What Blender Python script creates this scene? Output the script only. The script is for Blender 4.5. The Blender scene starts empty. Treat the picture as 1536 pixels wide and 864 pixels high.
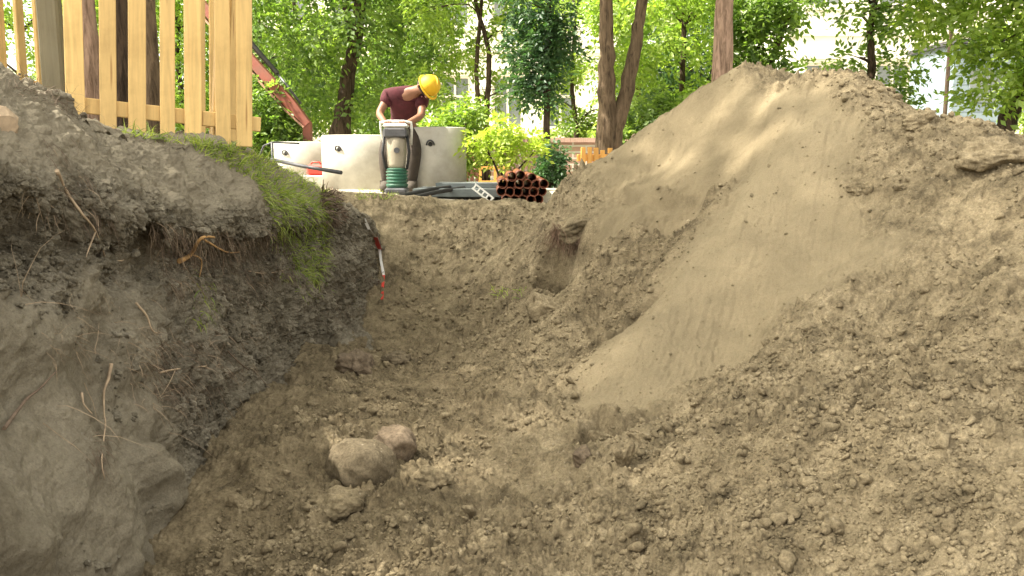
import bpy, math, random
import numpy as np
from mathutils import Vector, Matrix, Quaternion
from mathutils.bvhtree import BVHTree
R = math.radians
sc = bpy.context.scene
col = sc.collection
# ------------------------------------------------------------------ camera, sky, sun, exposure
F = 1300.0; PITCH = R(8.6); CZ = 0.45
SHN = 22000       # leaf sprays in the crown that shades the dig
cam = bpy.data.cameras.new('camera'); cam.lens = 36 * F / 1536; cam.sensor_width = 36
cam.clip_start = 0.05; cam.clip_end = 1500
co = bpy.data.objects.new('camera', cam); col.objects.link(co)
co.location = (0, 0, CZ); co.rotation_euler = (R(90) - PITCH, 0, 0); sc.camera = co
SUN_AZ = math.atan2(-0.97, -0.22); SUN_EL = R(56)
w = bpy.data.worlds.new('World'); sc.world = w; w.use_nodes = True
nt = w.node_tree; bg = nt.nodes['Background']
sky = nt.nodes.new('ShaderNodeTexSky'); sky.sky_type = 'NISHITA'; sky.sun_disc = False
sky.sun_elevation = SUN_EL; sky.sun_rotation = SUN_AZ; sky.dust_density = 4.0; sky.air_density = 1.0; sky.ozone_density = 0.6
hs = nt.nodes.new('ShaderNodeHueSaturation'); hs.inputs['Saturation'].default_value = 0.12
tintn = nt.nodes.new('ShaderNodeMix'); tintn.data_type = 'RGBA'; tintn.blend_type = 'MULTIPLY'; tintn.inputs[0].default_value = 1
tintn.inputs[7].default_value = (1.0, 0.95, 0.83, 1)
nt.links.new(sky.outputs[0], hs.inputs['Color']); nt.links.new(hs.outputs[0], tintn.inputs[6])
nt.links.new(tintn.outputs[2], bg.inputs[0]); bg.inputs[1].default_value = 0.15
sl = bpy.data.lights.new('sun', 'SUN'); sl.energy = 3.6; sl.angle = R(0.53); sl.color = (1, 0.93, 0.8)
so = bpy.data.objects.new('sun', sl); col.objects.link(so)
S = Vector((math.sin(SUN_AZ) * math.cos(SUN_EL), math.cos(SUN_AZ) * math.cos(SUN_EL), math.sin(SUN_EL)))
so.rotation_euler = (-S).to_track_quat('-Z', 'Y').to_euler(); so.location = S * 60
vs = sc.view_settings; vs.view_transform = 'Standard'; vs.look = 'None'; vs.gamma = 1; vs.exposure = 2.22
sc.cycles.max_bounces = 8; sc.cycles.transparent_max_bounces = 8

# ------------------------------------------------------------------ helpers
rng = random.Random(5)
def pix(px, py, Y):
    """a point of the place seen at (px,py) of the 1536x864 picture and Y metres ahead"""
    a = (px - 768) / F; b = -(py - 432) / F
    d = (a, math.cos(PITCH) + b * math.sin(PITCH), -math.sin(PITCH) + b * math.cos(PITCH))
    t = Y / d[1]
    return Vector((d[0] * t, Y, CZ + d[2] * t))
def ray(px, py):
    a = (px - 768) / F; b = -(py - 432) / F
    return Vector((a, math.cos(PITCH) + b * math.sin(PITCH), -math.sin(PITCH) + b * math.cos(PITCH))).normalized()

def tag(o, label=None, cat=None, group=None, kind=None):
    if label: o['label'] = label
    if cat: o['category'] = cat
    if group: o['group'] = group
    if kind: o['kind'] = kind
    return o
def empty(name, loc=(0, 0, 0), rz=0):
    o = bpy.data.objects.new(name, None); o.empty_display_size = 0.2
    o.location = loc; o.rotation_euler = (0, 0, rz); col.objects.link(o); return o
def copy_tree(o, parent=None):
    c = o.copy(); col.objects.link(c)
    if parent: c.parent = parent
    for ch in [x for x in bpy.data.objects if x.parent == o]:
        copy_tree(ch, c)
    return c
def np_mesh(name, V, Fc, mat, parent=None, smooth=True, attrs=None, n=4):
    """V (N,3), Fc (M,n) arrays"""
    me = bpy.data.meshes.new(name)
    V = np.ascontiguousarray(V, dtype=np.float32); Fc = np.ascontiguousarray(Fc, dtype=np.int32)
    me.vertices.add(len(V)); me.vertices.foreach_set('co', V.ravel())
    me.loops.add(Fc.size); me.loops.foreach_set('vertex_index', Fc.ravel())
    me.polygons.add(len(Fc)); me.polygons.foreach_set('loop_start', np.arange(0, Fc.size, n, dtype=np.int32))
    me.update(calc_edges=True)
    me.polygons.foreach_set('use_smooth', np.full(len(Fc), smooth, dtype=bool))
    for k, a in (attrs or {}).items():
        at = me.attributes.new(k, 'FLOAT', 'POINT'); at.data.foreach_set('value', np.ascontiguousarray(a, dtype=np.float32))
    me.materials.append(mat)
    o = bpy.data.objects.new(name, me); col.objects.link(o)
    if parent: o.parent = parent
    return o
class MB:
    def __init__(s): s.v = []; s.f = []
    def box(s, c, size, rot=None, taper=1.0):
        b = len(s.v); c = Vector(c)
        for z in (-1, 1):
            k = taper if z > 0 else 1
            for y in (-1, 1):
                for x in (-1, 1):
                    p = Vector((x * size[0] / 2 * k, y * size[1] / 2 * k, z * size[2] / 2))
                    if rot is not None: p = rot @ p
                    s.v.append(tuple(p + c))
        for q in ((0, 2, 3, 1), (4, 5, 7, 6), (0, 1, 5, 4), (2, 6, 7, 3), (0, 4, 6, 2), (1, 3, 7, 5)):
            s.f.append(tuple(b + i for i in q))
        return s
    def bevbox(s, c, size, r, rot=None):
        """box with chamfered vertical and horizontal edges"""
        b = len(s.v); c = Vector(c); hx, hy, hz = [q / 2 for q in size]
        rings = [(-hz, r), (-hz + r, 0), (hz - r, 0), (hz, r)]
        for z, i in rings:
            x, y = hx - i, hy - i; rr = r
            for p in ((x, -y + rr), (x, y - rr), (x - rr, y), (-x + rr, y), (-x, y - rr), (-x, -y + rr), (-x + rr, -y), (x - rr, -y)):
                q = Vector((p[0], p[1], z))
                if rot is not None: q = rot @ q
                s.v.append(tuple(q + c))
        for k in range(3):
            for j in range(8):
                s.f.append((b + k * 8 + j, b + k * 8 + (j + 1) % 8, b + k * 8 + 8 + (j + 1) % 8, b + k * 8 + 8 + j))
        s.f.append(tuple(b + 7 - j for j in range(8))); s.f.append(tuple(b + 24 + j for j in range(8)))
        return s
    def tube(s, pts, rad, n=8, cap=True, wob=0, seed=0):
        pts = [Vector(p) for p in pts]; b = len(s.v); m = len(pts); rr = random.Random(seed)
        rad = rad if hasattr(rad, '__len__') else [rad] * m
        up = Vector((0, 0, 1)); prev = None
        for i, p in enumerate(pts):
            t = (pts[min(i + 1, m - 1)] - pts[max(i - 1, 0)]).normalized()
            if prev is None:
                a = t.cross(up if abs(t.z) < 0.9 else Vector((1, 0, 0))).normalized()
            else:
                a = (prev - t * prev.dot(t)).normalized()
            prev = a; c = t.cross(a)
            for j in range(n):
                an = 2 * math.pi * j / n; k = rad[i] * (1 + (rr.uniform(-wob, wob) if wob else 0))
                s.v.append(tuple(p + a * math.cos(an) * k + c * math.sin(an) * k))
        for i in range(m - 1):
            for j in range(n):
                s.f.append((b + i * n + j, b + i * n + (j + 1) % n, b + (i + 1) * n + (j + 1) % n, b + (i + 1) * n + j))
        if cap:
            s.f.append(tuple(b + n - 1 - j for j in range(n))); s.f.append(tuple(b + (m - 1) * n + j for j in range(n)))
        return s
    def lathe(s, prof, c=(0, 0, 0), n=32, closed=False, rot=None):
        """prof: (radius, height) points, turned about z"""
        b = len(s.v); m = len(prof); c = Vector(c)
        for r, z in prof:
            for j in range(n):
                an = 2 * math.pi * j / n
                p = Vector((r * math.cos(an), r * math.sin(an), z))
                if rot is not None: p = rot @ p
                s.v.append(tuple(p + c))
        for i in range(m if closed else m - 1):
            k = (i + 1) % m
            for j in range(n):
                s.f.append((b + i * n + j, b + i * n + (j + 1) % n, b + k * n + (j + 1) % n, b + k * n + j))
        return s
    def prism(s, poly, y0, y1, f=lambda p, y: (p[0], y, p[1])):
        b = len(s.v); n = len(poly)
        for y in (y0, y1):
            for p in poly: s.v.append(tuple(f(p, y)))
        s.f.append(tuple(b + i for i in range(n))); s.f.append(tuple(b + n + n - 1 - i for i in range(n)))
        for i in range(n):
            s.f.append((b + i, b + n + i, b + n + (i + 1) % n, b + (i + 1) % n))
        return s
    def build(s, name, mat, parent=None, smooth=False):
        me = bpy.data.meshes.new(name); me.from_pydata(s.v, [], s.f); me.update()
        if smooth:
            me.polygons.foreach_set('use_smooth', [len(p.vertices) <= 4 for p in me.polygons])
        import bmesh
        bm = bmesh.new(); bm.from_mesh(me); bmesh.ops.recalc_face_normals(bm, faces=bm.faces); bm.to_mesh(me); bm.free()
        me.materials.append(mat)
        o = bpy.data.objects.new(name, me); col.objects.link(o)
        if parent: o.parent = parent
        return o
def ngon_caps_flat(o): return o

# ---- numpy noise
def _h(ix, iy, iz, seed):
    n = (ix.astype(np.int64) * 374761393 + iy.astype(np.int64) * 668265263 + iz.astype(np.int64) * 2147483647 + seed * 1274126177) & 0xffffffff
    n = ((n ^ (n >> 13)) * 1274126177) & 0xffffffff
    n = ((n ^ (n >> 16)) * 2246822519) & 0xffffffff
    return ((n ^ (n >> 15)) & 0xffffff) / float(0x1000000)
def vn2(x, y, seed=0):
    ix = np.floor(x); iy = np.floor(y); fx = x - ix; fy = y - iy
    fx = fx * fx * fx * (fx * (fx * 6 - 15) + 10); fy = fy * fy * fy * (fy * (fy * 6 - 15) + 10)
    z = np.zeros_like(ix)
    a = _h(ix, iy, z, seed); b = _h(ix + 1, iy, z, seed); c = _h(ix, iy + 1, z, seed); d = _h(ix + 1, iy + 1, z, seed)
    return (a + (b - a) * fx) * (1 - fy) + (c + (d - c) * fx) * fy - 0.5
def fbm(x, y, sc_, octs=4, seed=0, gain=0.5):
    r = np.zeros_like(x); a = 1.0
    for o in range(octs):
        c, s = math.cos(o * 1.3), math.sin(o * 1.3)
        r += a * vn2((c * x - s * y) * sc_ + 17.3 * o, (s * x + c * y) * sc_ - 9.1 * o, seed + o); sc_ *= 2.03; a *= gain
    return r
def clods(x, y, cell, seed, dens=0.6, rmin=0.25, rmax=0.5, flat=0.8, warp=0.35):
    """height of rounded lumps lying on a surface, one per jittered cell"""
    wx = x + cell * warp * fbm(x, y, 1.7 / cell, 2, seed + 50); wy = y + cell * warp * fbm(x, y, 1.7 / cell, 2, seed + 60)
    gx = np.floor(wx / cell); gy = np.floor(wy / cell); best = np.zeros_like(x); z = np.zeros_like(x)
    for dx in (-1, 0, 1):
        for dy in (-1, 0, 1):
            ix = gx + dx; iy = gy + dy
            on = _h(ix, iy, z, seed + 1) < dens
            cx = (ix + 0.5 + 0.8 * (_h(ix, iy, z, seed + 2) - 0.5)) * cell; cy = (iy + 0.5 + 0.8 * (_h(ix, iy, z, seed + 3) - 0.5)) * cell
            r = cell * (rmin + (rmax - rmin) * _h(ix, iy, z, seed + 4) ** 2)
            an = 6.28 * _h(ix, iy, z, seed + 5); c = np.cos(an); s = np.sin(an)
            u = (wx - cx) * c + (wy - cy) * s; v = -(wx - cx) * s + (wy - cy) * c
            au = np.abs(u); av = 1.3 * np.abs(v); pl = np.maximum(np.maximum(au, av), 0.74 * (au + av))
            d2 = (0.35 * (au * au + av * av) + 0.65 * pl * pl) / (r * r)
            h = np.where(on & (d2 < 1), np.sqrt(np.maximum(0, 1 - d2 ** 1.7)) * r * flat * (0.85 + 0.45 * (u * (_h(ix, iy, z, seed + 7) - 0.2) + v * (_h(ix, iy, z, seed + 8) - 0.5)) / r), 0)
            best = np.maximum(best, h)
    return best
def cells(x, y, cell, seed, warp=0.3):
    """random level per voronoi cell: broken slabs"""
    wx = x + cell * warp * fbm(x, y, 1.3 / cell, 3, seed + 50); wy = y + cell * warp * fbm(x, y, 1.3 / cell, 3, seed + 60)
    gx = np.floor(wx / cell); gy = np.floor(wy / cell); bd = np.full_like(x, 1e9); val = np.zeros_like(x); z = np.zeros_like(x)
    for dx in (-1, 0, 1):
        for dy in (-1, 0, 1):
            ix = gx + dx; iy = gy + dy
            cx = (ix + 0.5 + 0.9 * (_h(ix, iy, z, seed + 2) - 0.5)) * cell; cy = (iy + 0.5 + 0.9 * (_h(ix, iy, z, seed + 3) - 0.5)) * cell
            d = (wx - cx) ** 2 + (wy - cy) ** 2
            tl = _h(ix, iy, z, seed + 4) - 0.5 + ((wx - cx) * (_h(ix, iy, z, seed + 6) - 0.5) + (wy - cy) * (_h(ix, iy, z, seed + 7) - 0.5)) / cell * 1.5
            m = d < bd; bd = np.where(m, d, bd); val = np.where(m, tl, val)
    return val
def blur(A, k):
    for ax in (0, 1):
        for _ in range(2):
            P_ = np.pad(A, [(k, k) if i == ax else (0, 0) for i in (0, 1)], mode='edge'); c = np.cumsum(P_, axis=ax); n = A.shape[ax]
            c = np.concatenate([np.zeros_like(np.take(c, [0], ax)), c], ax); w_ = 2 * k + 1
            A = (np.take(c, np.arange(w_, w_ + n), ax) - np.take(c, np.arange(0, n), ax)) / w_
    return A
def sstep(a, b, x):
    t = np.clip((x - a) / (b - a), 0, 1); return t * t * (3 - 2 * t)

# ------------------------------------------------------------------ materials
def new_mat(name):
    m = bpy.data.materials.new(name); m.use_nodes = True
    return m, m.node_tree, m.node_tree.nodes['Principled BSDF']
def ramp(nt, fac, stops):
    r = nt.nodes.new('ShaderNodeValToRGB'); nt.links.new(fac, r.inputs[0])
    e = r.color_ramp.elements
    while len(e) > 1: e.remove(e[-1])
    e[0].position = stops[0][0]; e[0].color = (*stops[0][1], 1)
    for p, c in stops[1:]:
        k = e.new(p); k.color = (*c, 1)
    return r.outputs[0]
def noise(nt, scale, detail=4, rough=0.6, vec=None, dist=0):
    n = nt.nodes.new('ShaderNodeTexNoise'); n.inputs['Scale'].default_value = scale; n.inputs['Detail'].default_value = detail
    n.inputs['Roughness'].default_value = rough; n.inputs['Distortion'].default_value = dist
    nt.links.new(vec, n.inputs['Vector']); return n.outputs[0]
def objco(nt):
    return nt.nodes.new('ShaderNodeTexCoord').outputs['Object']
def geoco(nt):
    return nt.nodes.new('ShaderNodeNewGeometry').outputs['Position']
def attr(nt, name):
    a = nt.nodes.new('ShaderNodeAttribute'); a.attribute_name = name; return a.outputs['Fac']
def mix(nt, fac, a, b, mode='MIX'):
    m = nt.nodes.new('ShaderNodeMix'); m.data_type = 'RGBA'; m.blend_type = mode
    for i, v in ((0, fac), (6, a), (7, b)):
        if hasattr(v, 'is_linked'): nt.links.new(v, m.inputs[i])
        else: m.inputs[i].default_value = v if i == 0 else (*v, 1)
    return m.outputs[2]
def bump(nt, height, strength, dist, bsdf, prev=None):
    b = nt.nodes.new('ShaderNodeBump'); b.inputs['Strength'].default_value = strength; b.inputs['Distance'].default_value = dist
    nt.links.new(height, b.inputs['Height'])
    if prev: nt.links.new(prev, b.inputs['Normal'])
    nt.links.new(b.outputs[0], bsdf.inputs['Normal']); return b.outputs[0]
def math_n(nt, op, a, b=0.5):
    m = nt.nodes.new('ShaderNodeMath'); m.operation = op
    for i, v in ((0, a), (1, b)):
        if hasattr(v, 'is_linked'): nt.links.new(v, m.inputs[i])
        else: m.inputs[i].default_value = v
    return m.outputs[0]
def soil(name, dark, mid, light, sand=None, pave=None, speck=(0.36, 0.31, 0.23), dark_tone=None, bumpk=1.0):
    m, nt, b = new_mat(name); v = geoco(nt)
    c = ramp(nt, noise(nt, 5.5, 9, 0.74, v), [(0.36, dark), (0.5, mid), (0.66, light)])
    fine = noise(nt, 90, 5, 0.7, v)
    c = mix(nt, 0.75, c, ramp(nt, fine, [(0.3, (0.45, 0.43, 0.4)), (0.5, (1, 1, 1)), (0.75, (1.5, 1.48, 1.43))]), 'MULTIPLY')
    c = mix(nt, 0.6, c, ramp(nt, noise(nt, 24, 5, 0.7, v), [(0.33, (0.55, 0.52, 0.48)), (0.5, (1, 1, 1)), (0.7, (1.3, 1.29, 1.26))]), 'MULTIPLY')
    vo = nt.nodes.new('ShaderNodeTexVoronoi'); vo.inputs['Scale'].default_value = 38; nt.links.new(v, vo.inputs['Vector'])
    sp = math_n(nt, 'MULTIPLY', math_n(nt, 'LESS_THAN', vo.outputs['Distance'], 0.17), math_n(nt, 'GREATER_THAN', noise(nt, 9, 3, 0.6, v), 0.56))
    c = mix(nt, math_n(nt, 'MULTIPLY', sp, 0.45), c, speck)
    if sand:
        sc2 = ramp(nt, noise(nt, 3.5, 6, 0.6, v), [(0.3, [k * 0.84 for k in sand]), (0.7, [k * 1.1 for k in sand])])
        sc2 = mix(nt, 0.5, sc2, ramp(nt, noise(nt, 160, 4, 0.7, v), [(0.3, (0.6, 0.59, 0.57)), (0.5, (1, 1, 1)), (0.75, (1.3, 1.28, 1.25))]), 'MULTIPLY')
        c = mix(nt, attr(nt, 'sand'), c, sc2)
    if dark_tone:
        c = mix(nt, attr(nt, 'dark_tone'), c, mix(nt, 0.8, c, dark_tone, 'MULTIPLY'))
    if pave:
        pc = ramp(nt, noise(nt, 1.2, 7, 0.65, v), [(0.3, [k * 0.7 for k in pave]), (0.7, pave)])
        c = mix(nt, attr(nt, 'pave'), c, pc)
    nt.links.new(c, b.inputs['Base Color']); b.inputs['Roughness'].default_value = 0.95; b.inputs['Specular IOR Level'].default_value = 0.15
    p = bump(nt, noise(nt, 45, 6, 0.75, v), 0.7 * bumpk, 0.02, b)
    bump(nt, noise(nt, 220, 3, 0.7, v), 0.6 * bumpk, 0.004, b, p)
    return m
def simple(name, c, rough=0.6, var=0.25, scale=12, bmp=0.2, metal=0, spec=0.4, dirt=None, stretch=None, coords='obj'):
    m, nt, b = new_mat(name); v = objco(nt) if coords == 'obj' else geoco(nt)
    if stretch:
        mp = nt.nodes.new('ShaderNodeMapping'); mp.inputs['Scale'].default_value = stretch; nt.links.new(v, mp.inputs[0]); v = mp.outputs[0]
    n = noise(nt, scale, 6, 0.65, v)
    cc = ramp(nt, n, [(0.3, [k * (1 - var) for k in c]), (0.7, [min(1, k * (1 + var)) for k in c])])
    if dirt:
        cc = mix(nt, ramp(nt, noise(nt, scale * 0.35, 6, 0.7, v), [(0.45, (0, 0, 0)), (0.7, (0.8, 0.8, 0.8))]), cc, dirt)
    nt.links.new(cc, b.inputs['Base Color']); b.inputs['Roughness'].default_value = rough; b.inputs['Metallic'].default_value = metal
    b.inputs['Specular IOR Level'].default_value = spec
    if bmp: bump(nt, noise(nt, scale * 3, 5, 0.65, v), bmp, 0.01, b)
    return m
def leafmat(name, c1, c2, trans=0.5):
    m = bpy.data.materials.new(name); m.use_nodes = True; nt = m.node_tree; nt.nodes.clear()
    out = nt.nodes.new('ShaderNodeOutputMaterial'); a = attr(nt, 'tint')
    c = mix(nt, a, c1, c2)
    d = nt.nodes.new('ShaderNodeBsdfDiffuse'); t = nt.nodes.new('ShaderNodeBsdfTranslucent'); g = nt.nodes.new('ShaderNodeBsdfGlossy')
    g.inputs['Roughness'].default_value = 0.45; g.inputs['Color'].default_value = (0.5, 0.5, 0.5, 1)
    nt.links.new(c, d.inputs[0]); nt.links.new(mix(nt, 1.0, c, (1.25, 1.35, 0.7), 'MULTIPLY'), t.inputs[0])
    m1 = nt.nodes.new('ShaderNodeMixShader'); m1.inputs[0].default_value = trans; nt.links.new(d.outputs[0], m1.inputs[1]); nt.links.new(t.outputs[0], m1.inputs[2])
    m2 = nt.nodes.new('ShaderNodeMixShader'); m2.inputs[0].default_value = 0.06; nt.links.new(m1.outputs[0], m2.inputs[1]); nt.links.new(g.outputs[0], m2.inputs[2])
    nt.links.new(m2.outputs[0], out.inputs[0]); return m
def bark(name, c, dark):
    m, nt, b = new_mat(name); v = objco(nt)
    mp = nt.nodes.new('ShaderNodeMapping'); mp.inputs['Scale'].default_value = (14, 14, 2.2); nt.links.new(v, mp.inputs[0])
    n = noise(nt, 1.6, 8, 0.7, mp.outputs[0], 0.6)
    cc = ramp(nt, n, [(0.36, dark), (0.55, c), (0.75, [k * 1.3 for k in c])])
    cc = mix(nt, 0.5, cc, ramp(nt, noise(nt, 2.5, 5, 0.6, v), [(0.3, (0.6, 0.62, 0.55)), (0.7, (1.2, 1.15, 1.1))]), 'MULTIPLY')
    nt.links.new(cc, b.inputs['Base Color']); b.inputs['Roughness'].default_value = 0.9; b.inputs['Specular IOR Level'].default_value = 0.15
    bump(nt, n, 0.9, 0.04, b); return m
def wood(name, c, var=0.2):
    m, nt, b = new_mat(name); v = objco(nt)
    mp = nt.nodes.new('ShaderNodeMapping'); mp.inputs['Scale'].default_value = (18, 18, 1.2); nt.links.new(v, mp.inputs[0])
    oi = nt.nodes.new('ShaderNodeObjectInfo')
    ad = nt.nodes.new('ShaderNodeVectorMath'); nt.links.new(mp.outputs[0], ad.inputs[0])
    cmb = nt.nodes.new('ShaderNodeCombineXYZ'); nt.links.new(math_n(nt, 'MULTIPLY', oi.outputs['Random'], 40), cmb.inputs[2]); nt.links.new(cmb.outputs[0], ad.inputs[1])
    n = noise(nt, 2.0, 6, 0.6, ad.outputs[0], 0.9)
    cc = ramp(nt, n, [(0.3, [k * (1 - var) for k in c]), (0.55, c), (0.75, [k * 1.12 for k in c])])
    vo = nt.nodes.new('ShaderNodeTexVoronoi'); vo.inputs['Scale'].default_value = 0.9; nt.links.new(ad.outputs[0], vo.inputs['Vector'])
    kn = ramp(nt, vo.outputs['Distance'], [(0.06, (0.45, 0.33, 0.25)), (0.13, (1, 1, 1))])
    cc = mix(nt, 0.7, cc, kn, 'MULTIPLY')
    cc = mix(nt, 0.8, cc, ramp(nt, noise(nt, 3.2, 6, 0.7, v), [(0.32, (0.78, 0.75, 0.7)), (0.52, (1, 1, 1))]), 'MULTIPLY')
    hv = ramp(nt, oi.outputs['Random'], [(0, (0.86, 0.84, 0.8)), (1, (1.1, 1.08, 1.02))])
    cc = mix(nt, 1.0, cc, hv, 'MULTIPLY')
    nt.links.new(cc, b.inputs['Base Color']); b.inputs['Roughness'].default_value = 0.7; bump(nt, n, 0.15, 0.01, b); return m

M = {}
M['soil'] = soil('dry_soil', (0.1, 0.08, 0.05), (0.207, 0.167, 0.105), (0.305, 0.25, 0.162), sand=(0.247, 0.201, 0.127), pave=(0.5, 0.46, 0.37), dark_tone=(0.6, 0.58, 0.55))
M['bank'] = soil('bank_soil', (0.11, 0.096, 0.071), (0.2, 0.177, 0.133), (0.295, 0.264, 0.204), bumpk=1.3, sand=(0.3, 0.262, 0.193), dark_tone=(0.5, 0.47, 0.43), speck=(0.3, 0.28, 0.25))
M['clod'] = soil('clod_soil', (0.13, 0.105, 0.066), (0.212, 0.171, 0.108), (0.31, 0.256, 0.167), bumpk=0.8)
M['stone'] = soil('field_stone', (0.115, 0.092, 0.06), (0.135, 0.109, 0.072), (0.16, 0.13, 0.087), bumpk=0.4)
M['stone_dark'] = soil('dark_stone', (0.11, 0.085, 0.06), (0.15, 0.115, 0.08), (0.2, 0.155, 0.11), bumpk=0.5)
M['wood'] = wood('new_pine', (0.68, 0.475, 0.2))
M['wood_far'] = wood('orange_pine', (0.68, 0.36, 0.09))
M['post'] = wood('grey_wood', (0.17, 0.155, 0.105))
M['bark_pink'] = bark('pinkish_bark', (0.36, 0.25, 0.19), (0.13, 0.085, 0.06))
M['bark_dark'] = bark('dark_bark', (0.085, 0.06, 0.042), (0.02, 0.014, 0.01))
M['bark_brown'] = bark('brown_bark', (0.16, 0.115, 0.075), (0.05, 0.035, 0.022))
M['leaf_mid'] = leafmat('leaf_mid', (0.07, 0.135, 0.025), (0.22, 0.32, 0.06), 0.55)
M['leaf_bright'] = leafmat('leaf_bright', (0.14, 0.235, 0.03), (0.33, 0.43, 0.075), 0.55)
M['leaf_dark'] = leafmat('leaf_dark', (0.03, 0.08, 0.03), (0.09, 0.17, 0.06), 0.45)
M['leaf_yellow'] = leafmat('leaf_yellow', (0.3, 0.4, 0.05), (0.46, 0.55, 0.1), 0.5)
M['grass'] = leafmat('grass_blades', (0.12, 0.19, 0.03), (0.44, 0.5, 0.12), 0.45)
M['root'] = simple('pale_root', (0.36, 0.27, 0.18), 0.85, 0.3, 30)
M['root_dark'] = simple('brown_root', (0.14, 0.1, 0.07), 0.9, 0.35, 30, coords='geo')
M['root_red'] = simple('reddish_root', (0.15, 0.095, 0.062), 0.9, 0.35, 30, coords='geo')
M['root_orange'] = simple('orange_root', (0.42, 0.25, 0.1), 0.85, 0.3, 30)
M['concrete'] = simple('pale_concrete', (0.42, 0.4, 0.35), 0.9, 0.15, 4, 0.2, dirt=(0.28, 0.26, 0.215))
M['hole'] = simple('hole_dark', (0.03, 0.03, 0.028), 0.9, 0.1, 5, 0)
M['pvc'] = simple('terracotta_plastic', (0.2, 0.065, 0.032), 0.45, 0.15, 8, 0.05)
M['black'] = simple('black_plastic', (0.018, 0.018, 0.019), 0.75, 0.2, 10, 0.05)
M['slab'] = simple('grey_slab', (0.1, 0.115, 0.115), 0.85, 0.15, 6, 0.1)
M['white'] = simple('white_metal', (0.7, 0.7, 0.66), 0.5, 0.1, 12, 0.05, dirt=(0.4, 0.38, 0.33))
M['digger'] = simple('digger_paint', (0.2, 0.05, 0.03), 0.5, 0.2, 5, 0.05, dirt=(0.14, 0.07, 0.045))
M['digger_light'] = simple('digger_edge', (0.36, 0.19, 0.13), 0.5, 0.2, 5, 0.05)
M['steel'] = simple('dark_steel', (0.07, 0.07, 0.075), 0.45, 0.3, 10, 0.1, metal=0.4)
M['glass'] = simple('dark_glass', (0.16, 0.18, 0.18), 0.15, 0.1, 2, 0, spec=0.6)
M['red'] = simple('red_plastic', (0.6, 0.045, 0.03), 0.55, 0.15, 8, 0.1)
M['tape_white'] = simple('tape_white', (0.75, 0.73, 0.7), 0.5, 0.08, 8, 0)
M['green'] = simple('green_paint', (0.015, 0.085, 0.05), 0.5, 0.2, 10, 0.05, dirt=(0.06, 0.08, 0.055))
M['beige'] = simple('beige_plastic', (0.27, 0.24, 0.18), 0.55, 0.12, 10, 0.05, dirt=(0.17, 0.14, 0.1))
M['shirt'] = simple('maroon_cloth', (0.062, 0.011, 0.016), 0.9, 0.25, 14, 0.4)
M['trouser'] = simple('dark_trouser_cloth', (0.042, 0.032, 0.024), 0.9, 0.25, 12, 0.4)
M['skin'] = simple('tanned_skin', (0.2, 0.095, 0.055), 0.55, 0.12, 10, 0.05)
M['helmet'] = simple('yellow_helmet_plastic', (0.6, 0.36, 0.012), 0.6, 0.05, 6, 0)
M['boot'] = simple('boot_leather', (0.05, 0.04, 0.03), 0.8, 0.2, 12, 0.2)
M['hair'] = simple('dark_hair', (0.03, 0.022, 0.016), 0.7, 0.2, 30, 0.3)
M['cream'] = simple('cream_render', (0.74, 0.71, 0.62), 0.9, 0.05, 1.5, 0.05)
M['trim'] = simple('cream_trim', (0.62, 0.58, 0.5), 0.9, 0.06, 2, 0.05)
M['pinkstone'] = None
M['redwood'] = wood('red_boards', (0.36, 0.15, 0.1))
M['pinkwood'] = wood('pink_boards', (0.5, 0.33, 0.29))
M['bluegrey'] = simple('blue_grey_cladding', (0.2, 0.25, 0.29), 0.6, 0.12, 2, 0.05)
def brickmat():
    m, nt, b = new_mat('pink_stone_courses'); v = objco(nt)
    mp = nt.nodes.new('ShaderNodeMapping'); mp.inputs['Rotation'].default_value = (R(90), 0, 0); nt.links.new(v, mp.inputs[0])
    bt = nt.nodes.new('ShaderNodeTexBrick'); nt.links.new(mp.outputs[0], bt.inputs[0])
    bt.inputs['Color1'].default_value = (0.42, 0.26, 0.2, 1); bt.inputs['Color2'].default_value = (0.36, 0.22, 0.17, 1); bt.inputs['Mortar'].default_value = (0.55, 0.5, 0.43, 1)
    bt.inputs['Scale'].default_value = 1; bt.inputs['Brick Width'].default_value = 0.6; bt.inputs['Row Height'].default_value = 0.14; bt.inputs['Mortar Size'].default_value = 0.02
    nt.links.new(bt.outputs[0], b.inputs['Base Color']); b.inputs['Roughness'].default_value = 0.9; bump(nt, bt.outputs[1], -0.3, 0.02, b); return m
M['pinkstone'] = brickmat()

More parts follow.
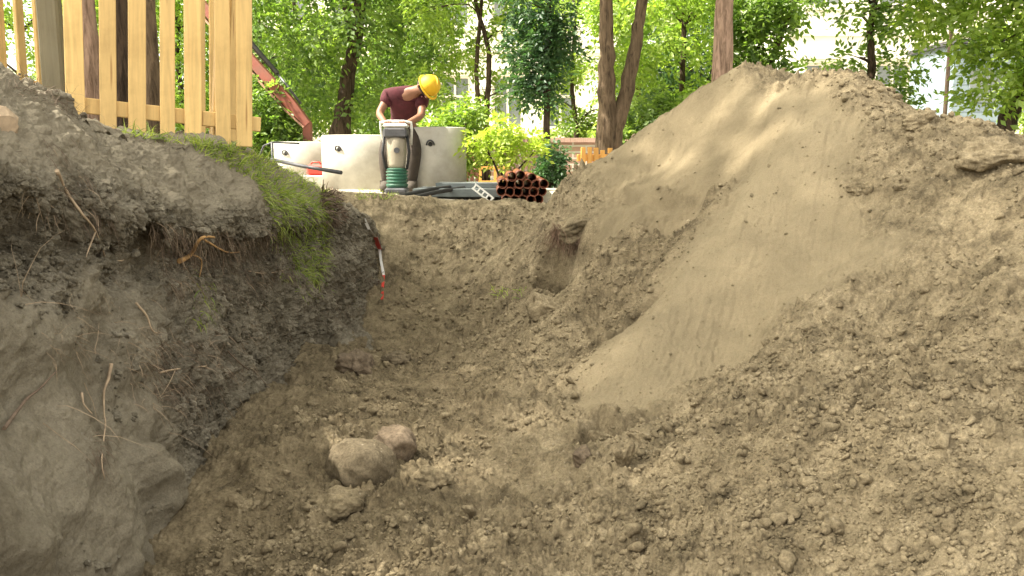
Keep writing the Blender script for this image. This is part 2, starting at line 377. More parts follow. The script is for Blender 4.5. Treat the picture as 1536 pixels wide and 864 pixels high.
# ------------------------------------------------------------------ terrain: trench floor, heap, far ground in one height function
CP = []
def cp(px, py, Y): p = pix(px, py, Y); CP.append((p.x, p.y, p.z))
for a in [(830, 320, 9.0), (880, 310, 8.6), (920, 274, 8.3), (960, 214, 8.05), (1000, 178, 7.8), (1050, 140, 7.5), (1090, 118, 7.2), (1130, 118, 7.0), (1200, 120, 6.6), (1290, 121, 6.0),
          (1340, 143, 5.75), (1390, 180, 5.4), (1440, 187, 5.2), (1500, 197, 5.0), (1536, 207, 4.9), (1700, 240, 4.6),
          (950, 300, 6.6), (880, 385, 6.15), (822, 415, 6.6), (800, 330, 8.0), (850, 300, 7.4), (1000, 240, 7.0), (1100, 200, 6.4), (1200, 200, 5.7), (1250, 300, 4.9), (1100, 300, 5.6), (1000, 370, 5.6),
          (1000, 450, 5.0), (1100, 500, 4.35), (900, 600, 4.2), (840, 650, 3.85), (950, 640, 3.85), (1180, 400, 4.6),
          (1400, 430, 3.9), (1400, 300, 4.5), (1536, 300, 4.15), (1536, 500, 3.1), (1536, 700, 2.4), (1536, 864, 2.0), (1300, 600, 3.15), (1300, 864, 2.3), (1150, 700, 3.0), (1060, 830, 2.65),
          (886, 290, 9.2), (910, 278, 9.2), (860, 302, 9.6), (935, 262, 9.0), (640, 450, 7.7), (700, 432, 7.8), (780, 425, 7.2), (600, 460, 7.4), (620, 305, 9.2), (700, 305, 9.3), (780, 313, 9.2), (690, 360, 8.6), (610, 380, 8.5), (760, 365, 8.4),
          (870, 470, 5.4), (760, 500, 5.6), (800, 560, 4.7)]:
    cp(*a)
for px, py, Y in [(1090, 118, 7.2), (1200, 120, 6.6), (1290, 121, 6.0), (1340, 143, 5.75), (1390, 180, 5.4), (1440, 187, 5.2), (1500, 197, 5.0), (1536, 207, 4.9), (1700, 240, 4.6)]:
    p = pix(px, py, Y); q = Vector((p.x, p.y, 0)); k = 1 + 0.8 / q.length; CP.append((p.x * k, p.y * k, p.z - 0.38))
CP += [(x, y, -0.86) for x in (-1.9, -1.2, -0.4) for y in (-2, 0, 1.2, 2.4, 3.6, 4.8, 6.0)]
CP += [(x, y, -0.85) for x in (0.15,) for y in (-2, 0, 1.2, 2.4, 3.2)]
CP += [(-1.6, 7.2, -0.8), (-1.5, 8.8, -0.1), (-1.2, 9.3, 0.0), (-2.8, 2, -0.3), (-2.8, 5, -0.3), (-2.8, 8, -0.1), (-3.6, 0, 0), (-3.6, 4, 0), (-3.6, 8, 0), (-2.5, 10.4, 0), (-1.2, 10.2, -0.03), (-0.3, 10.4, -0.1), (0.4, 10.5, -0.15), (0.1, 9.8, -0.16), (-.5, 9.8, -.08), (2, 10.6, 0.0),
       (2.6, 9.6, 0.15), (3.9, 8.6, 0.1), (4.8, 7.2, 0.1), (5.4, 5.6, 0.05), (5.8, 3.6, 0.1), (4.6, 10.5, 0), (6.2, 8.5, 0), (6.8, 6, 0), (7, 3, 0), (3.2, 3.4, 0.3), (3, 2, 0.0), (2.2, 1, -0.25), (4.5, 1, 0), (1.4, 0.8, -0.65), (1.3, -1, -0.6), (2.6, -1, 0.0), (4.5, -2, 0)]
CP = np.array(CP)
def tps_fit(P, lam=0.004):
    n = len(P); d = np.hypot(P[:, None, 0] - P[None, :, 0], P[:, None, 1] - P[None, :, 1])
    K = np.where(d > 0, d * d * np.log(np.maximum(d, 1e-9)), 0) + lam * np.eye(n)
    A = np.zeros((n + 3, n + 3)); A[:n, :n] = K; A[:n, n] = 1; A[:n, n + 1:] = P[:, :2]; A[n, :n] = 1; A[n + 1:, :n] = P[:, :2].T
    return np.linalg.solve(A, np.concatenate([P[:, 2], np.zeros(3)]))
TW = tps_fit(CP)
def base_h(x, y):
    r = TW[-3] + TW[-2] * x + TW[-1] * y
    for (cx, cy, _), wgt in zip(CP, TW[:-3]):
        d2 = (x - cx) ** 2 + (y - cy) ** 2 + 1e-12
        r += wgt * 0.5 * d2 * np.log(d2)
    ox = np.maximum(np.maximum(-3.2 - x, x - 6.2), 0); oy = np.maximum(np.maximum(-2 - y, y - 10.2), 0)
    k = 1 - sstep(0.0, 1.2, np.hypot(ox, oy))
    return r * k
def hitbase(px, py):
    d = ray(px, py); o = Vector((0, 0, CZ)); t = 1.0
    while t < 13:
        p = o + d * t
        if p.z < base_h(np.array([p.x]), np.array([p.y]))[0]: break
        t += 0.01
    return p
def inpoly(x, y, poly):
    r = np.zeros(x.shape, bool); n = len(poly)
    for i in range(n):
        x1, y1 = poly[i]; x2, y2 = poly[(i + 1) % n]
        if y1 == y2: continue
        c = ((y1 > y) != (y2 > y)) & (x < (x2 - x1) * (y - y1) / (y2 - y1) + x1); r ^= c
    return r
def polydist(x, y, poly):
    d = np.full(x.shape, 1e9); n = len(poly)
    for i in range(n):
        x1, y1 = poly[i]; x2, y2 = poly[(i + 1) % n]; ex, ey = x2 - x1, y2 - y1
        t = np.clip(((x - x1) * ex + (y - y1) * ey) / (ex * ex + ey * ey + 1e-9), 0, 1)
        d = np.minimum(d, np.hypot(x - x1 - t * ex, y - y1 - t * ey))
    return np.where(inpoly(x, y, poly), d, -d)
def wpoly(pts): return [(p.x, p.y) for p in (hitbase(*q) for q in pts)]
# smooth run of fine sand on the heap, and the slipped sheet edges, as outlines lying on the ground
SAND = wpoly([(880, 262), (1000, 165), (1100, 130), (1230, 150), (1270, 200), (1300, 290), (1330, 370), (1250, 425), (1170, 448), (1105, 500), (1040, 560), (950, 615), (850, 645), (880, 560), (960, 480), (1000, 420), (1080, 340), (1130, 270), (1040, 275), (960, 300), (890, 300)])
SAND2 = wpoly([(900, 300), (1000, 290), (1080, 280), (1040, 330), (960, 340), (890, 380)])
EDGE1 = wpoly([(875, 300), (905, 303), (925, 290), (960, 300), (1000, 297), (1045, 272)])       # crack below the upper sheet
EDGE2 = wpoly([(870, 530), (905, 522), (935, 495), (985, 455), (1010, 440)])
EDGE3 = wpoly([(836, 652), (868, 652), (898, 632), (935, 642), (968, 622), (1010, 634)])
DARK_FACE = wpoly([(880, 275), (1000, 165), (1090, 125), (1180, 150), (1200, 215), (1130, 270), (1060, 350), (960, 430), (890, 560), (860, 420), (900, 310)])  # left face of the heap, toned darker than the slide
TONGUE = wpoly([(1240, 165), (1190, 250), (1130, 330), (1050, 420), (960, 530), (880, 620)]); CREASE = wpoly([(1090, 255), (1020, 310), (965, 390), (920, 470), (870, 540)]); GROOVE = wpoly([(1300, 260), (1230, 370), (1130, 450), (1080, 540), (1030, 600)])
HOLE = [hitbase(862, 385), hitbase(835, 380)]
def linedist(x, y, pts):
    d = np.full(x.shape, 1e9); side = np.zeros(x.shape); par = np.zeros(x.shape); n = len(pts) - 1
    for i in range(n):
        x1, y1 = pts[i]; x2, y2 = pts[i + 1]; ex, ey = x2 - x1, y2 - y1
        t = np.clip(((x - x1) * ex + (y - y1) * ey) / (ex * ex + ey * ey), 0, 1)
        q = np.hypot(x - x1 - t * ex, y - y1 - t * ey); s = np.sign((x - x1) * ey - (y - y1) * ex)
        m = q < d; d = np.where(m, q, d); side = np.where(m, s, side); par = np.where(m, (i + t) / n, par)
    return d, side, sstep(0, 0.2, par) * sstep(1, 0.8, par)
def terrain(x, y):
    z = base_h(x, y); zb = z.copy()
    far = sstep(8.9, 9.9, np.hypot(x * 0.6, y))
    near = 1 - far
    wob = 0.2 * fbm(x, y, 2.6, 5, 91, 0.6)
    sand = np.maximum(sstep(-0.12, 0.10, polydist(x, y, SAND) + wob), 0.8 * sstep(-0.05, 0.06, polydist(x, y, SAND2) + wob * 0.5))
    # general unevenness
    z += near * (0.16 * fbm(x, y, 1.1, 3, 3) * (1 - 0.75 * sand) + 0.055 * fbm(x, y, 5, 4, 7) * (1 - 0.75 * sand))
    rough = (1 - sand) * near * (0.75 + 0.9 * fbm(x, y, 1.6, 3, 12)).clip(0.2, 1.3)
    dt, _, tt = linedist(x, y, TONGUE); z += near * 0.13 * tt * np.exp(-(dt / 0.26) ** 2)
    dt, _, tt = linedist(x + 0.06 * fbm(x, y, 4, 3, 25), y, CREASE); z -= near * 0.16 * tt * np.exp(-(dt / 0.22) ** 2)
    dt, _, tt = linedist(x, y, GROOVE); z -= near * 0.10 * tt * np.exp(-(dt / 0.2) ** 2)
    z += near * (1 - sand) * 0.05 * sstep(0.5, 1.0, x)
    z += (1.25 + 0.7 * sstep(7.0, 8.0, y)) * rough * (clods(x, y, 0.23, 23, 0.25, 0.16, 0.4, 0.6) + clods(x, y, 0.13, 21, 0.35, 0.16, 0.45, 0.85) + clods(x, y, 0.08, 31, 0.5, 0.18, 0.48, 0.85) + 1.2 * clods(x, y, 0.037, 41, 0.55, 0.2, 0.5, 1.0) + 0.9 * clods(x, y, 0.018, 51, 0.55, 0.25, 0.5, 0.8))
    z += near * (0.008 + 0.009 * rough) * (0.6 - np.abs(fbm(x, y, 22, 5, 17, 0.6)) * 2)
    # streaks of sliding sand: run with the slope
    ac = x * 0.9 - y * 0.43; al = x * 0.43 + y * 0.9
    wig = 0.06 * fbm(x, y, 1.2, 2, 77)
    z += sand * (0.026 * fbm((ac + wig), al * 0.10, 8, 4, 61, 0.6) + 0.012 * np.abs(fbm((ac + wig), al * 0.06, 22, 3, 63, 0.6))) + sand * 0.006 * fbm(x, y, 40, 3, 66)
    z += sand * clods(x, y, 0.05, 71, 0.12, 0.12, 0.3, 0.8)
    # slipped sheet edges: small scarps
    for E, hgt, wd in ((EDGE1, 0.06, 0.3), (EDGE2, 0.10, 0.2), (EDGE3, 0.09, 0.17)):
        d, s, tp_ = linedist(x + 0.02 * fbm(x, y, 15, 4, 5), y + 0.02 * fbm(x, y, 15, 4, 6), E)
        hg = hgt * tp_ * (0.8 + 0.9 * fbm(x, y, 3, 2, 15)); sd = -d * s
        z += hg * (np.exp(-np.maximum(sd, 0) / wd * 2.2) * sstep(-0.04, 0.03, sd) - 0.6 * np.exp(-((sd + 0.035) / 0.03) ** 2))
    # washed-out hole below the roots on the far right wall
    for p, r in ((HOLE[0], 0.19), (HOLE[1], 0.16)):
        z -= 0.75 * np.exp(-(((x - p.x) / r) ** 2 + ((y - p.y) / (r * 1.3)) ** 2) ** 1.5)
    z += far * 0.03 * fbm(x, y, 0.8, 3, 33)
    dark_tone = sstep(0.15, -0.25, x + 0.25 * fbm(x, y, 1.5, 3, 44)) * sstep(-0.6, -0.75, zb) * 0.55 * near  # damp floor along the foot of the left wall
    dark_tone = np.maximum(dark_tone, near * 0.55 * sstep(-0.1, 0.15, polydist(x, y, DARK_FACE) + 0.16 * fbm(x, y, 3, 4, 46)))
    pave = sstep(9.3, 10.6, np.hypot(x * 0.6, y)) * sstep(-0.2, 0.25, fbm(x, y, 0.6, 4, 8) + 0.35)
    return z, zb, sand, dark_tone, pave
def polar_grid(na, nr, coarse=True):
    fine = np.linspace(R(-37), R(37), na)
    rest = np.linspace(R(37), R(323), max(40, na // 16))[1:-1]
    th = np.concatenate([fine, rest]); n = len(th)
    rr = np.concatenate([np.geomspace(0.75, 13.5, nr), np.geomspace(13.5, 420, max(40, nr // 16))[1:]])
    T, RR = np.meshgrid(th, rr); x = RR * np.sin(T); y = RR * np.cos(T)
    m = len(rr); i = np.arange(m - 1)[:, None] * n + np.arange(n)[None, :]
    j = np.arange(m - 1)[:, None] * n + (np.arange(n)[None, :] + 1) % n
    Fc = np.stack([i, j, j + n, i + n], -1).reshape(-1, 4)
    return x.ravel(), y.ravel(), Fc
NA, NR = 960, 1350
x, y, Fc = polar_grid(NA, NR)
z, zb, sandm, dark_tone, pave = terrain(x, y)
V = np.stack([x, y, z], -1)
toe = np.interp(y, [0, 1.5, 2.6, 3.3, 3.8, 5, 6.6, 8, 9.3, 10.2], [1.2, 1.0, 0.72, 0.45, 0.2, 0.33, 0.3, 0.35, 0.45, 1.4]) + 0.05 * fbm(x, y, 3, 3, 2)
isheap = (x > toe) & (y < 10.3) & (y > 0) & (x < 6) & (zb > -0.84)
fh = isheap[Fc].all(1)
def sub(mask):
    f = Fc[mask]; u, inv = np.unique(f, return_inverse=True); return u, inv.reshape(-1, 4)
u, f = sub(~fh)
g = np_mesh('ground', V[u], f, M['soil'], attrs={'sand': sandm[u], 'dark_tone': dark_tone[u], 'pave': pave[u]}); tag(g, 'trench floor and open ground of dry trampled soil', 'ground', kind='structure')
u, f = sub(fh)
hp = np_mesh('soil_heap', V[u], f, M['soil'], attrs={'sand': sandm[u], 'dark_tone': dark_tone[u], 'pave': pave[u]})
tag(hp, 'tall heap of dug sandy soil with a smooth slide, right of the trench', 'dirt pile')

# ------------------------------------------------------------------ left bank: a lofted cut face with an overhanging lip
ip = lambda Y, a: np.interp(Y, [q[0] for q in a], [q[1] for q in a])
CRX = [(0, -2.0), (2, -1.95), (3.2, -1.9), (4.35, -1.85), (5.3, -1.74), (6.4, -1.72), (7.5, -1.6), (8.5, -1.5), (9.6, -1.5)]
CRZ = [(0, 0.86), (2, 0.83), (3.2, 0.76), (3.7, 0.68), (4.35, 0.56), (5.3, 0.5), (6.2, 0.38), (7.0, 0.19), (7.7, 0.04), (8.3, -0.1), (9.0, -0.35), (10, -0.9)]
LPX = [(0, -1.42), (2.2, -1.42), (3.2, -1.46), (4.2, -1.48), (5.2, -1.42), (6.2, -1.34), (7.2, -1.3), (8.5, -1.3), (9.6, -1.4)]
LPZ = [(0, 0.42), (2.2, 0.42), (3.2, 0.28), (4.2, 0.1), (5.2, 0.02), (6.2, 0.05), (7.0, 0.0), (7.8, -0.12), (8.4, -0.25), (9.0, -0.5), (10, -1.0)]
def bank_base(Y):
    cx, cz, lx, lz = (ip(Y, a) for a in (CRX, CRZ, LPX, LPZ))
    one = np.ones_like(Y); fl = -0.86 * one
    bx = ip(Y, [(0, -1.3), (3, -1.32), (4.5, -1.42), (6, -1.4), (7.5, -1.3), (10, -1.3)]) + 0.03 * np.sin(Y * 2.1); und = ip(Y, [(0, 0.1), (3, 0.08), (4.3, 0.14), (5.4, 0.12), (6.5, 0.05), (8, 0.0)])
    foot = ip(Y, [(0, 0.2), (2.2, 0.18), (2.9, 0.08), (3.6, 0.0), (10, 0)])
    lerp = lambda a, b, t: a + (b - a) * t
    rx, rz = lx - und, lz - 0.15
    P = [(-0.62 * one, fl - 0.35), (bx + 0.12, fl - 0.1), (bx + foot, fl + 0.06), (lerp(bx, rx, 0.18) + foot * 0.8, lerp(fl, rz, 0.3)), (lerp(bx, rx, 0.5), lerp(fl, rz, 0.6)), (lerp(bx, rx, 0.85), lerp(fl, rz, 0.88)),
         (rx, rz), (lx - und * 0.25, lz - 0.06), (lx, lz), (lerp(lx, cx, 0.12), lerp(lz, cz, 0.25)), (lerp(lx, cx, 0.45), lerp(lz, cz, 0.62)), (lerp(lx, cx, 0.8), lerp(lz, cz, 0.92)),
         (cx, cz), (cx - 0.45, cz + 0.02), (cx - 1.6, cz * 0.85), (-5.2 * one, cz * 0.45), (-8 * one, -0.2 * one)]
    return np.array([[p[0], p[1]] for p in P])     # (k,2,n)
def bank(nu, nv):
    Y = np.geomspace(1.3, 10.0, nu); P = bank_base(Y)      # k,2,n
    # arc-length-like parameter: dense on the visible face
    K = P.shape[0]; knots = np.array([0, 0.04, 0.10, 0.22, 0.34, 0.45, 0.53, 0.58, 0.62, 0.68, 0.77, 0.85, 0.90, 0.94, 0.965, 0.985, 1.0])
    t = np.linspace(0, 1, nv)
    # cubic hermite through knots
    m = np.zeros_like(P); m[1:-1] = (P[2:] - P[:-2]) / (knots[2:] - knots[:-2])[:, None, None]; m[0] = (P[1] - P[0]) / (knots[1] - knots[0]); m[-1] = (P[-1] - P[-2]) / (knots[-1] - knots[-2])
    i = np.clip(np.searchsorted(knots, t, side='right') - 1, 0, K - 2); hh = (knots[i + 1] - knots[i])[:, None, None]; s = ((t - knots[i]) / (knots[i + 1] - knots[i]))[:, None, None]
    C = (2 * s ** 3 - 3 * s ** 2 + 1) * P[i] + (s ** 3 - 2 * s ** 2 + s) * hh * m[i] + (-2 * s ** 3 + 3 * s ** 2) * P[i + 1] + (s ** 3 - s ** 2) * hh * m[i + 1]
    X = C[:, 0]; Z = C[:, 1]; YY = np.broadcast_to(Y, X.shape).copy(); T = np.broadcast_to(t[:, None], X.shape)
    YY += 0.0
    arc = np.concatenate([np.zeros((1, nu)), np.cumsum(np.hypot(np.diff(X, axis=0), np.diff(Z, axis=0)), 0)])
    def normal(X, YY, Z):
        G = np.stack([X, YY, Z], -1); du = np.gradient(G, axis=1); dv = np.gradient(G, axis=0); n = np.cross(du, dv); n /= np.linalg.norm(n, axis=-1, keepdims=True) + 1e-12
        return n
    N = normal(X, YY, Z); sg = np.sign(np.sum(N[:, :, 0])); N = N * sg
    a = arc; yy = YY * 1.0
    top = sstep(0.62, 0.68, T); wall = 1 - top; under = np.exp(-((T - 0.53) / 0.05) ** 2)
    slab = wall * sstep(3.8, 3.0, YY + 0.5 * fbm(a, yy, 2, 2, 31)) * sstep(0.47, 0.40, T + 0.08 * fbm(a, yy, 3, 2, 32))
    D = 0.10 * fbm(a, yy, 1.3, 3, 1) + 0.05 * fbm(a, yy, 5, 4, 2)
    rw = wall * (1 - 0.8 * slab) + 0.45 * top
    D += rw * (1.0 * clods(a, yy, 0.16, 3, 0.5, 0.2, 0.5, 0.5) + 1.2 * clods(a, yy, 0.07, 4, 0.6, 0.2, 0.5, 0.7) + 1.2 * clods(a, yy, 0.032, 5, 0.6, 0.2, 0.5, 0.8) + 0.9 * clods(a, yy, 0.016, 6, 0.6, 0.25, 0.5, 0.8)) - (rw + 0.1) * 0.03 * np.abs(fbm(a, yy, 8, 4, 29)) * 2 - rw * 0.014 * clods(a, yy, 0.11, 39, 0.3, 0.2, 0.45, 12.0).clip(0, 1)
    kb = max(1, nu // 200)
    D += blur(slab * (0.10 * cells(a, yy, 0.36, 11) + 0.03 * cells(a, yy, 0.12, 14)), 2 * kb) + blur(wall * (1 - slab) * (0.05 * cells(a, yy, 0.2, 12, 0.5)), kb)
    D += top * 0.03 * np.abs(fbm(a * 0.6, yy, 9, 4, 9)) + 0.016 * (1 - 0.7 * slab) * np.abs(fbm(a, yy, 30, 4, 19, 0.6))
    D += under * 0.05 * fbm(a * 0.4, yy, 12, 3, 23)
    D *= sstep(1.0, 0.97, T)
    X = X + N[..., 0] * D; YY = YY + N[..., 1] * D; Z = Z + N[..., 2] * D
    sand = np.clip(top * (0.75 + 0.5 * fbm(a, yy, 3, 3, 41)) * sstep(0.64, 0.72, T) + 0.55 * slab, 0, 1)
    dark_tone = np.clip(under * 0.9 + 0.6 * wall * sstep(0.0, 0.3, fbm(a, yy, 2.2, 3, 43)), 0, 1)  # shade under the lip put into the colour, plus random damp patches
    V = np.stack([X, YY, Z], -1).reshape(-1, 3)
    i = np.arange(nv - 1)[:, None] * nu + np.arange(nu - 1)[None, :]
    Fc = np.stack([i, i + nu, i + nu + 1, i + 1], -1).reshape(-1, 4)
    if sg < 0: Fc = Fc[:, ::-1]
    return V, Fc, sand.ravel(), dark_tone.ravel()
V, f, sa, mo = bank(900, 760)
bk = np_mesh('trench_bank', V, f, M['bank'], attrs={'sand': sa, 'dark_tone': mo}); tag(bk, 'steep grey cut face of the trench on the left', 'bank', kind='structure')

# low resolution copies of the same surfaces, only for finding where things rest
xl, yl, fl = polar_grid(300, 300); zl = terrain(xl, yl)[0]
VT = np.stack([xl, yl, zl], -1)
VB, fb, _, _ = bank(260, 220)
bvh_t = BVHTree.FromPolygons(VT.tolist(), fl.tolist()); bvh_b = BVHTree.FromPolygons(VB.tolist(), fb.tolist())
def hit(px, py):
    d = ray(px, py); best = None
    for b in (bvh_t, bvh_b):
        r = b.ray_cast(Vector((0, 0, CZ)), d, 60)
        if r[0] is not None and (best is None or r[3] < best[2]): best = (r[0], r[1] if r[1].dot(d) < 0 else -r[1], r[3])
    return (best[0], best[1]) if best else (None, None)
def ground_z(X, Y):
    best = -9
    for b in (bvh_t, bvh_b):
        r = b.ray_cast(Vector((X, Y, 6)), Vector((0, 0, -1)), 20)
        if r[0] is not None: best = max(best, r[0].z)
    return best

# ------------------------------------------------------------------ buildings far behind
def facade(name, x0, x1, Y, zt, label, cols, rows, depth=8, plinth=None):
    r = empty(name, ((x0 + x1) / 2, Y, 0)); W = x1 - x0
    tag(r, label, 'building')
    cw = W / cols; m = MB(); ww = 1.25; wh = 2.1; rh = 4.0; zs = [1.6 + k * rh for k in range(rows)]
    # wall built round its openings
    xs = [-W / 2]
    for c in range(cols): xm = -W / 2 + cw * (c + 0.5); xs += [xm - ww / 2, xm + ww / 2]
    xs.append(W / 2)
    for i in range(len(xs) - 1):
        if i % 2 == 0: m.box(((xs[i] + xs[i + 1]) / 2, 0.2, zt / 2), (xs[i + 1] - xs[i], 0.4, zt))
        else:
            zz = [0]
            for q in zs: zz += [q, q + wh]
            zz.append(zt)
            for k in range(0, len(zz), 2): m.box(((xs[i] + xs[i + 1]) / 2, 0.2, (zz[k] + zz[k + 1]) / 2), (xs[i + 1] - xs[i], 0.398, zz[k + 1] - zz[k]))
    m.box((-W / 2 + 0.21, depth / 2 + 0.42, zt / 2), (0.4, depth, zt)); m.box((W / 2 - 0.21, depth / 2 + 0.42, zt / 2), (0.4, depth, zt))
    m.build('wall', M['cream'], r)
    rf = MB(); rf.prism([(-W / 2 - 0.4, zt + 0.02), (W / 2 + 0.4, zt + 0.02), (W / 2 - 1.5, zt + 2.4), (-W / 2 + 1.5, zt + 2.4)], -0.4, depth + 0.8); rf.build('roof', M['redwood'], r)
    c = MB()
    for q in zs: c.box((0, -0.06, q + wh + 1.0), (W + 0.1, 0.13, 0.22))
    c.box((0, -0.12, zt - 0.15), (W + 0.3, 0.26, 0.3)); c.build('cornice', M['trim'], r)
    if plinth: p = MB(); p.box((0, -0.1, plinth / 2), (W + 0.06, 0.21, plinth)); p.box((0, -0.14, plinth + 0.05), (W + 0.1, 0.3, 0.1)); p.build('plinth', M['pinkstone'], r)
    for cidx in range(cols):
        xm = -W / 2 + cw * (cidx + 0.5)
        for q in zs:
            fr = MB(); t = 0.09
            for sx in (-1, 0, 1): fr.box((xm + sx * (ww / 2 - t / 2), 0.16, q + wh / 2), (t, 0.1, wh))
            for sz in (0, 0.62, 1): fr.box((xm, 0.158, q + t / 2 + sz * (wh - t)), (ww - 0.01, 0.09, t))
            wdw = fr.build('window', M['trim'], r)
            MB().box((xm, 0.22, q + wh / 2), (ww, 0.03, wh)).build('pane', M['glass'], wdw)
            MB().box((xm, -0.05, q - 0.08), (ww + 0.3, 0.12, 0.14)).build('sill', M['trim'], wdw); MB().box((xm, -0.06, q + wh + 0.2), (ww + 0.4, 0.14, 0.16)).build('lintel', M['trim'], wdw)
    return r
facade('apartment_building', 9.6, 19.5, 31, 13, 'tall cream rendered building with tall windows behind the trees on the right', 4, 3)
facade('apartment_building', -12, 5.2, 36, 13, 'long cream building with pink stone plinth behind the trees in the middle', 8, 3, plinth=0.9)
r = empty('garden_wall', pix(800, 262, 20)); r.location.z = 0; tag(r, 'low pink stone wall with pale courses behind the dark slim tree', 'wall')
MB().box((0.25, 0.15, 0.39), (4.4, 0.3, 0.78)).build('wall_body', M['pinkstone'], r); MB().box((0.25, 0.15, 0.83), (4.5, 0.38, 0.1)).build('coping', M['pinkwood'], r)
sb = pix(1450, 240, 22); r = empty('shed', (sb.x + 0.25, 22, 0)); tag(r, 'blue grey clad shed behind the leaning tree at the right', 'shed')
m = MB()
for k in range(14): m.box((0, -0.01, 0.12 + k * 0.22), (1.5, 0.06, 0.205))
m.box((0, 1.2, 1.6), (1.48, 2.4, 3.2)); m.build('cladding', M['bluegrey'], r); MB().box((0, 1.1, 3.25), (1.7, 2.7, 0.1)).build('roof', M['steel'], r)
MB().box((0.1, -0.05, 2.2), (0.9, 0.05, 0.8)).build('window', M['glass'], r)
p0 = pix(1413, 230, 21); r = empty('drain_pole', (p0.x, 21, 0)); tag(r, 'thin dark pole standing before the white building near the shed', 'pole')
MB().tube([(0, 0, 0), (0, 0, 4.5)], 0.05, 8).build('shaft', M['bark_dark'], r); MB().box((0, 0, 4.53), (0.16, 0.16, 0.06)).build('cap', M['steel'], r)

# ------------------------------------------------------------------ trees
nr = np.random.default_rng(7)
def leaf_mesh(name, blobs, mat, parent, leaf=0.13, sprays=1500, n=7, droop=0.35, seed=1):
    """blobs: (x,y,z,rx,ry,rz); sprays of leaflets along drooping stalks filling the blobs unevenly"""
    g = np.random.default_rng(seed); B = np.array(blobs, float)
    vol = (B[:, 3] * B[:, 4] * B[:, 5]) ** 0.75; pick = g.choice(len(B), sprays, p=vol / vol.sum())
    d = g.normal(size=(sprays, 3)); d /= np.linalg.norm(d, axis=1, keepdims=True)
    rad = g.random(sprays) ** 0.45
    c = B[pick, :3] + d * B[pick, 3:] * rad[:, None]
    out = d * 0.8 + g.normal(size=(sprays, 3)) * 0.6; out[:, 2] -= droop; out /= np.linalg.norm(out, axis=1, keepdims=True)
    side = np.cross(out, np.array([0, 0, 1.0]) + 0.3 * g.normal(size=(sprays, 3))); side /= np.linalg.norm(side, axis=1, keepdims=True) + 1e-9
    nrm = np.cross(side, out)
    stint = np.clip(0.5 + 0.25 * d[:, 2] * rad + 0.28 * g.normal(size=sprays), 0, 1) * 0 + np.clip(0.5 + 0.3 * g.normal(size=sprays), 0, 1)
    L = leaf * (0.7 + 0.6 * g.random(sprays)); Vs = []; Ts = []
    for k in range(n):
        s = (k // 2 + 0.4) / (n / 2) * 2.4; sgn = 1 if k % 2 else -1
        if k == n - 1: sgn = 0
        pos = c + out * (L * s)[:, None] + np.array([0, 0, -1.0]) * (0.18 * L * s * s)[:, None]
        ld = out * (0.55 if sgn else 1) + side * sgn * 0.9 + 0.25 * g.normal(size=(sprays, 3)); ld[:, 2] -= 0.2; ld /= np.linalg.norm(ld, axis=1, keepdims=True)
        lw = np.cross(ld, nrm + 0.5 * g.normal(size=(sprays, 3))); lw /= np.linalg.norm(lw, axis=1, keepdims=True) + 1e-9
        up = np.cross(lw, ld); l = L * (0.8 + 0.4 * g.random(sprays)); wd = l * 0.26
        a = pos; b = pos + ld * (l * 0.45)[:, None] + lw * wd[:, None] + up * (wd * 0.3)[:, None]; cc = pos + ld * l[:, None]; e = pos + ld * (l * 0.45)[:, None] - lw * wd[:, None] + up * (wd * 0.3)[:, None]
        Vs.append(np.stack([a, b, cc, e], 1)); Ts.append(np.repeat(stint[:, None] + 0.1 * g.normal(size=(sprays, 1)), 4, 1))
    V = np.concatenate(Vs).reshape(-1, 3); T = np.concatenate(Ts).reshape(-1).clip(0, 1)
    return np_mesh(name, V, np.arange(len(V)).reshape(-1, 4), mat, parent, smooth=False, attrs={'tint': T})
def trunk_tube(m, pts, r0, r1, seed=0, n=12, sub=5):
    pts = [Vector(p) for p in pts]; q = []; rr = random.Random(seed)
    for i in range(len(pts) - 1):
        for k in range(sub):
            t = k / sub; a = pts[max(i - 1, 0)]; b = pts[i]; c = pts[i + 1]; d = pts[min(i + 2, len(pts) - 1)]
            q.append(0.5 * ((2 * b) + (c - a) * t + (2 * a - 5 * b + 4 * c - d) * t * t + (3 * b - a - 3 * c + d) * t ** 3))
    q.append(pts[-1]); k = len(q)
    q = [p + Vector((rr.uniform(-1, 1), rr.uniform(-1, 1), 0)) * r0 * 0.12 for p in q]
    m.tube(q, [(r0 + (r1 - r0) * i / (k - 1)) * (1.25 if i == 0 and r0 > 0.06 else 1) for i in range(k)], n, True, 0.07, seed)
    return q
